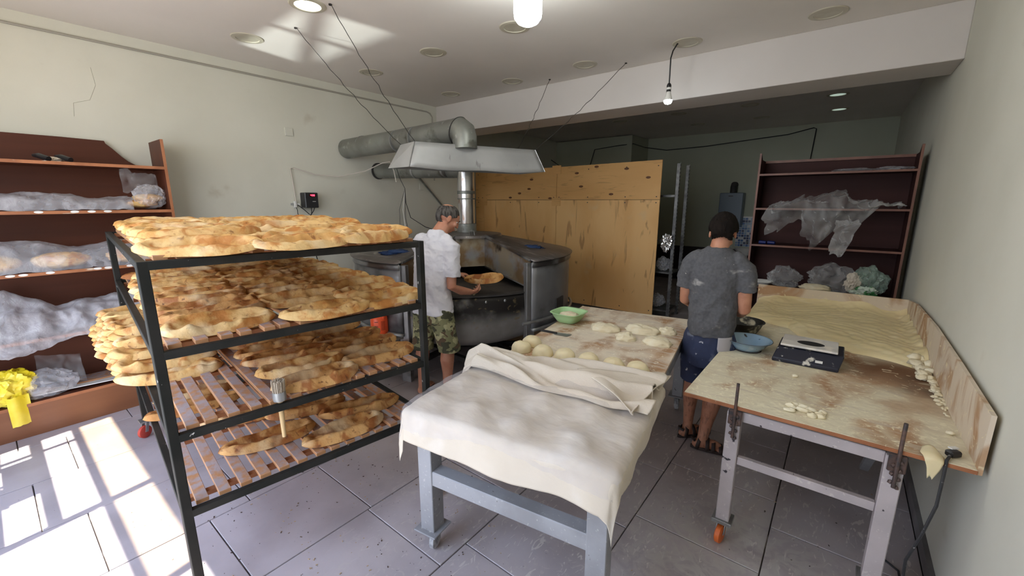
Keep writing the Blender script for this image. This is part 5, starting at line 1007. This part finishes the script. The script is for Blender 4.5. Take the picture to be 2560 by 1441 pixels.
leg(b, (.075, 0, .80), (.075, .03, .47), (.025, -.02, .09), 1.08); leg(b, (-.075, 0.02, .80), (-.095, .09, .47), (-.10, .10, .09), 1.0)
foot(b, (.025, -.02, .10), 15 - 7); foot(b, (-.10, .10, .10), 50 - 7)
fuse(b, 'body', m_skinB, pB, .0062, 3)
hair_cap(pB, HB, hrot, lambda d: min(d.z + .86 - (.50 if (abs(d.x) > .74 and d.y > -.45) else 0) - max(0, d.y) * .5, .62 - d.y + d.z * .35), m_hairB, 'hair', 1.20, seed=8, rough=.006)
s_ = MB(); loft(s_, [(0, 0, .835, .160, .130), (0, .0, .90, .160, .128), (0, .0, 1.0, .155, .120), (0, .01, 1.12, .160, .116), (0, .012, 1.23, .176, .112), (0, .015, 1.31, .172, .10), (0, .02, 1.36, .13, .082), (0, .026, 1.39, .095, .072), (.002, .03, 1.408, .072, .066)])
capped(s_, [(.12, .018, 1.325), (.165, .015, 1.28), (.188, .012, 1.20), (.195, .012, 1.135)], [.062, .072, .070, .069], 20, flat1=True)
capped(s_, [(-.12, .018, 1.325), (-.165, .015, 1.28), (-.188, .02, 1.20), (-.195, .025, 1.135)], [.062, .072, .068, .066], 20, flat1=True)
fuse(s_, 't_shirt', M('grey_marl_cotton', (.092, .092, .10), (.075, .075, .082), scale=60, rough=.9, bump=.1, bscale=120, layers=[dict(c=(.45, .43, .42), s=9, lo=.62, hi=.74, st=(.6, 1, 1.5), amt=.55), dict(c=(.7, .67, .6), s=45, lo=.72, hi=.75, amt=.8)]), pB, .007, 2, lambda p, q: .015 * (ridge(p.x * .9 - p.z * .9, p.y, p.z * 1.1 + p.x * .5, 11, 7, 3) - .5) * (1.3 - p.z * .5) + .010 * nz(p.x * 6, p.y * 6, p.z * 5, 12))
m_navy = M('navy_sports_cloth', (.030, .042, .095), (.022, .03, .07), scale=8, rough=.8, layers=[dict(c=(.45, .45, .48), s=22, lo=.66, hi=.71), dict(c=(.35, .37, .42), s=7, lo=.62, hi=.72, amt=.5)])
s_ = MB(); loft(s_, [(0, .01, .62, .150, .11), (0, 0, .70, .158, .125), (0, -.003, .80, .152, .127), (0, 0, .85, .148, .12), (0, 0, .92, .138, .108)])
capped(s_, [(.08, 0, .80), (.09, .01, .64), (.085, .02, .475)], [.098, .100, .096], 24, flat1=True); capped(s_, [(-.08, 0.01, .80), (-.095, .05, .64), (-.10, .08, .475)], [.095, .092, .088], 24, flat1=True)
fuse(s_, 'shorts', m_navy, pB, .008, 3, folds(17, .006, (1, 1, .5), 9))
def stripe(u, v):
    z = lerp(.485, .85, v); w = min(1, max(0, (z - .62) / .15)); a = R(lerp(-66, -26, u))
    return (lerp(.085, 0, w) + (lerp(.104, .155, w) + .007) * math.cos(a), lerp(.02, 0, w) + (lerp(.104, .128, w) + .007) * math.sin(a), z)
MB().grid(10, 30, stripe).build('side_stripe', M('pale_grey_stripe', (.42, .40, .42), rough=.8), pB, solid=.003, smooth=True, local=True)
m_sand = M('dark_sandal_leather', (.022, .012, .010), (.04, .022, .018), scale=20, rough=.6)
for (x, y, az) in ((.025, -.02, 8), (-.10, .10, 43)):
    g = Vector((x, y, 0)); d = Vector((math.cos(R(az)), math.sin(R(az)), 0)); w = Vector((-d.y, d.x, 0))
    q = MB(); n = 28; out = []
    for k in range(n):
        a = 2 * math.pi * k / n; L = math.cos(a); out.append(g + d * (.065 + .145 * L) + w * (.040 + .009 * L) * math.sin(a))
    q.prism([p + Vector((0, 0, .001)) for p in out], (0, 0, 0), (0, 0, .022)); so_ = q.build('sandal', m_sand, pB, local=True, bevel=.002)
    for t_, hh, ww, tilt in ((-.035, .095, .042, .02), (.035, .088, .046, 0), (.075, .075, .05, 0), (.125, .052, .054, 0)):
        st_ = MB(); st_.grid(16, 3, lambda u, v: g + d * (t_ + (v - .5) * .026 + tilt * math.sin(3.14 * u)) + w * ww * math.cos(math.pi * u) + Vector((0, 0, .018 + (hh - .018) * math.sin(math.pi * u) ** .7)))
        st_.build('strap', m_sand, so_, local=True, solid=.004, smooth=True)
    MB().tube([g - d * .052 + w * .03 + Vector((0, 0, .07)), g - d * .072 + Vector((0, 0, .075)), g - d * .052 - w * .03 + Vector((0, 0, .07))], .009, 8).build('heel_strap', m_sand, so_, local=True)
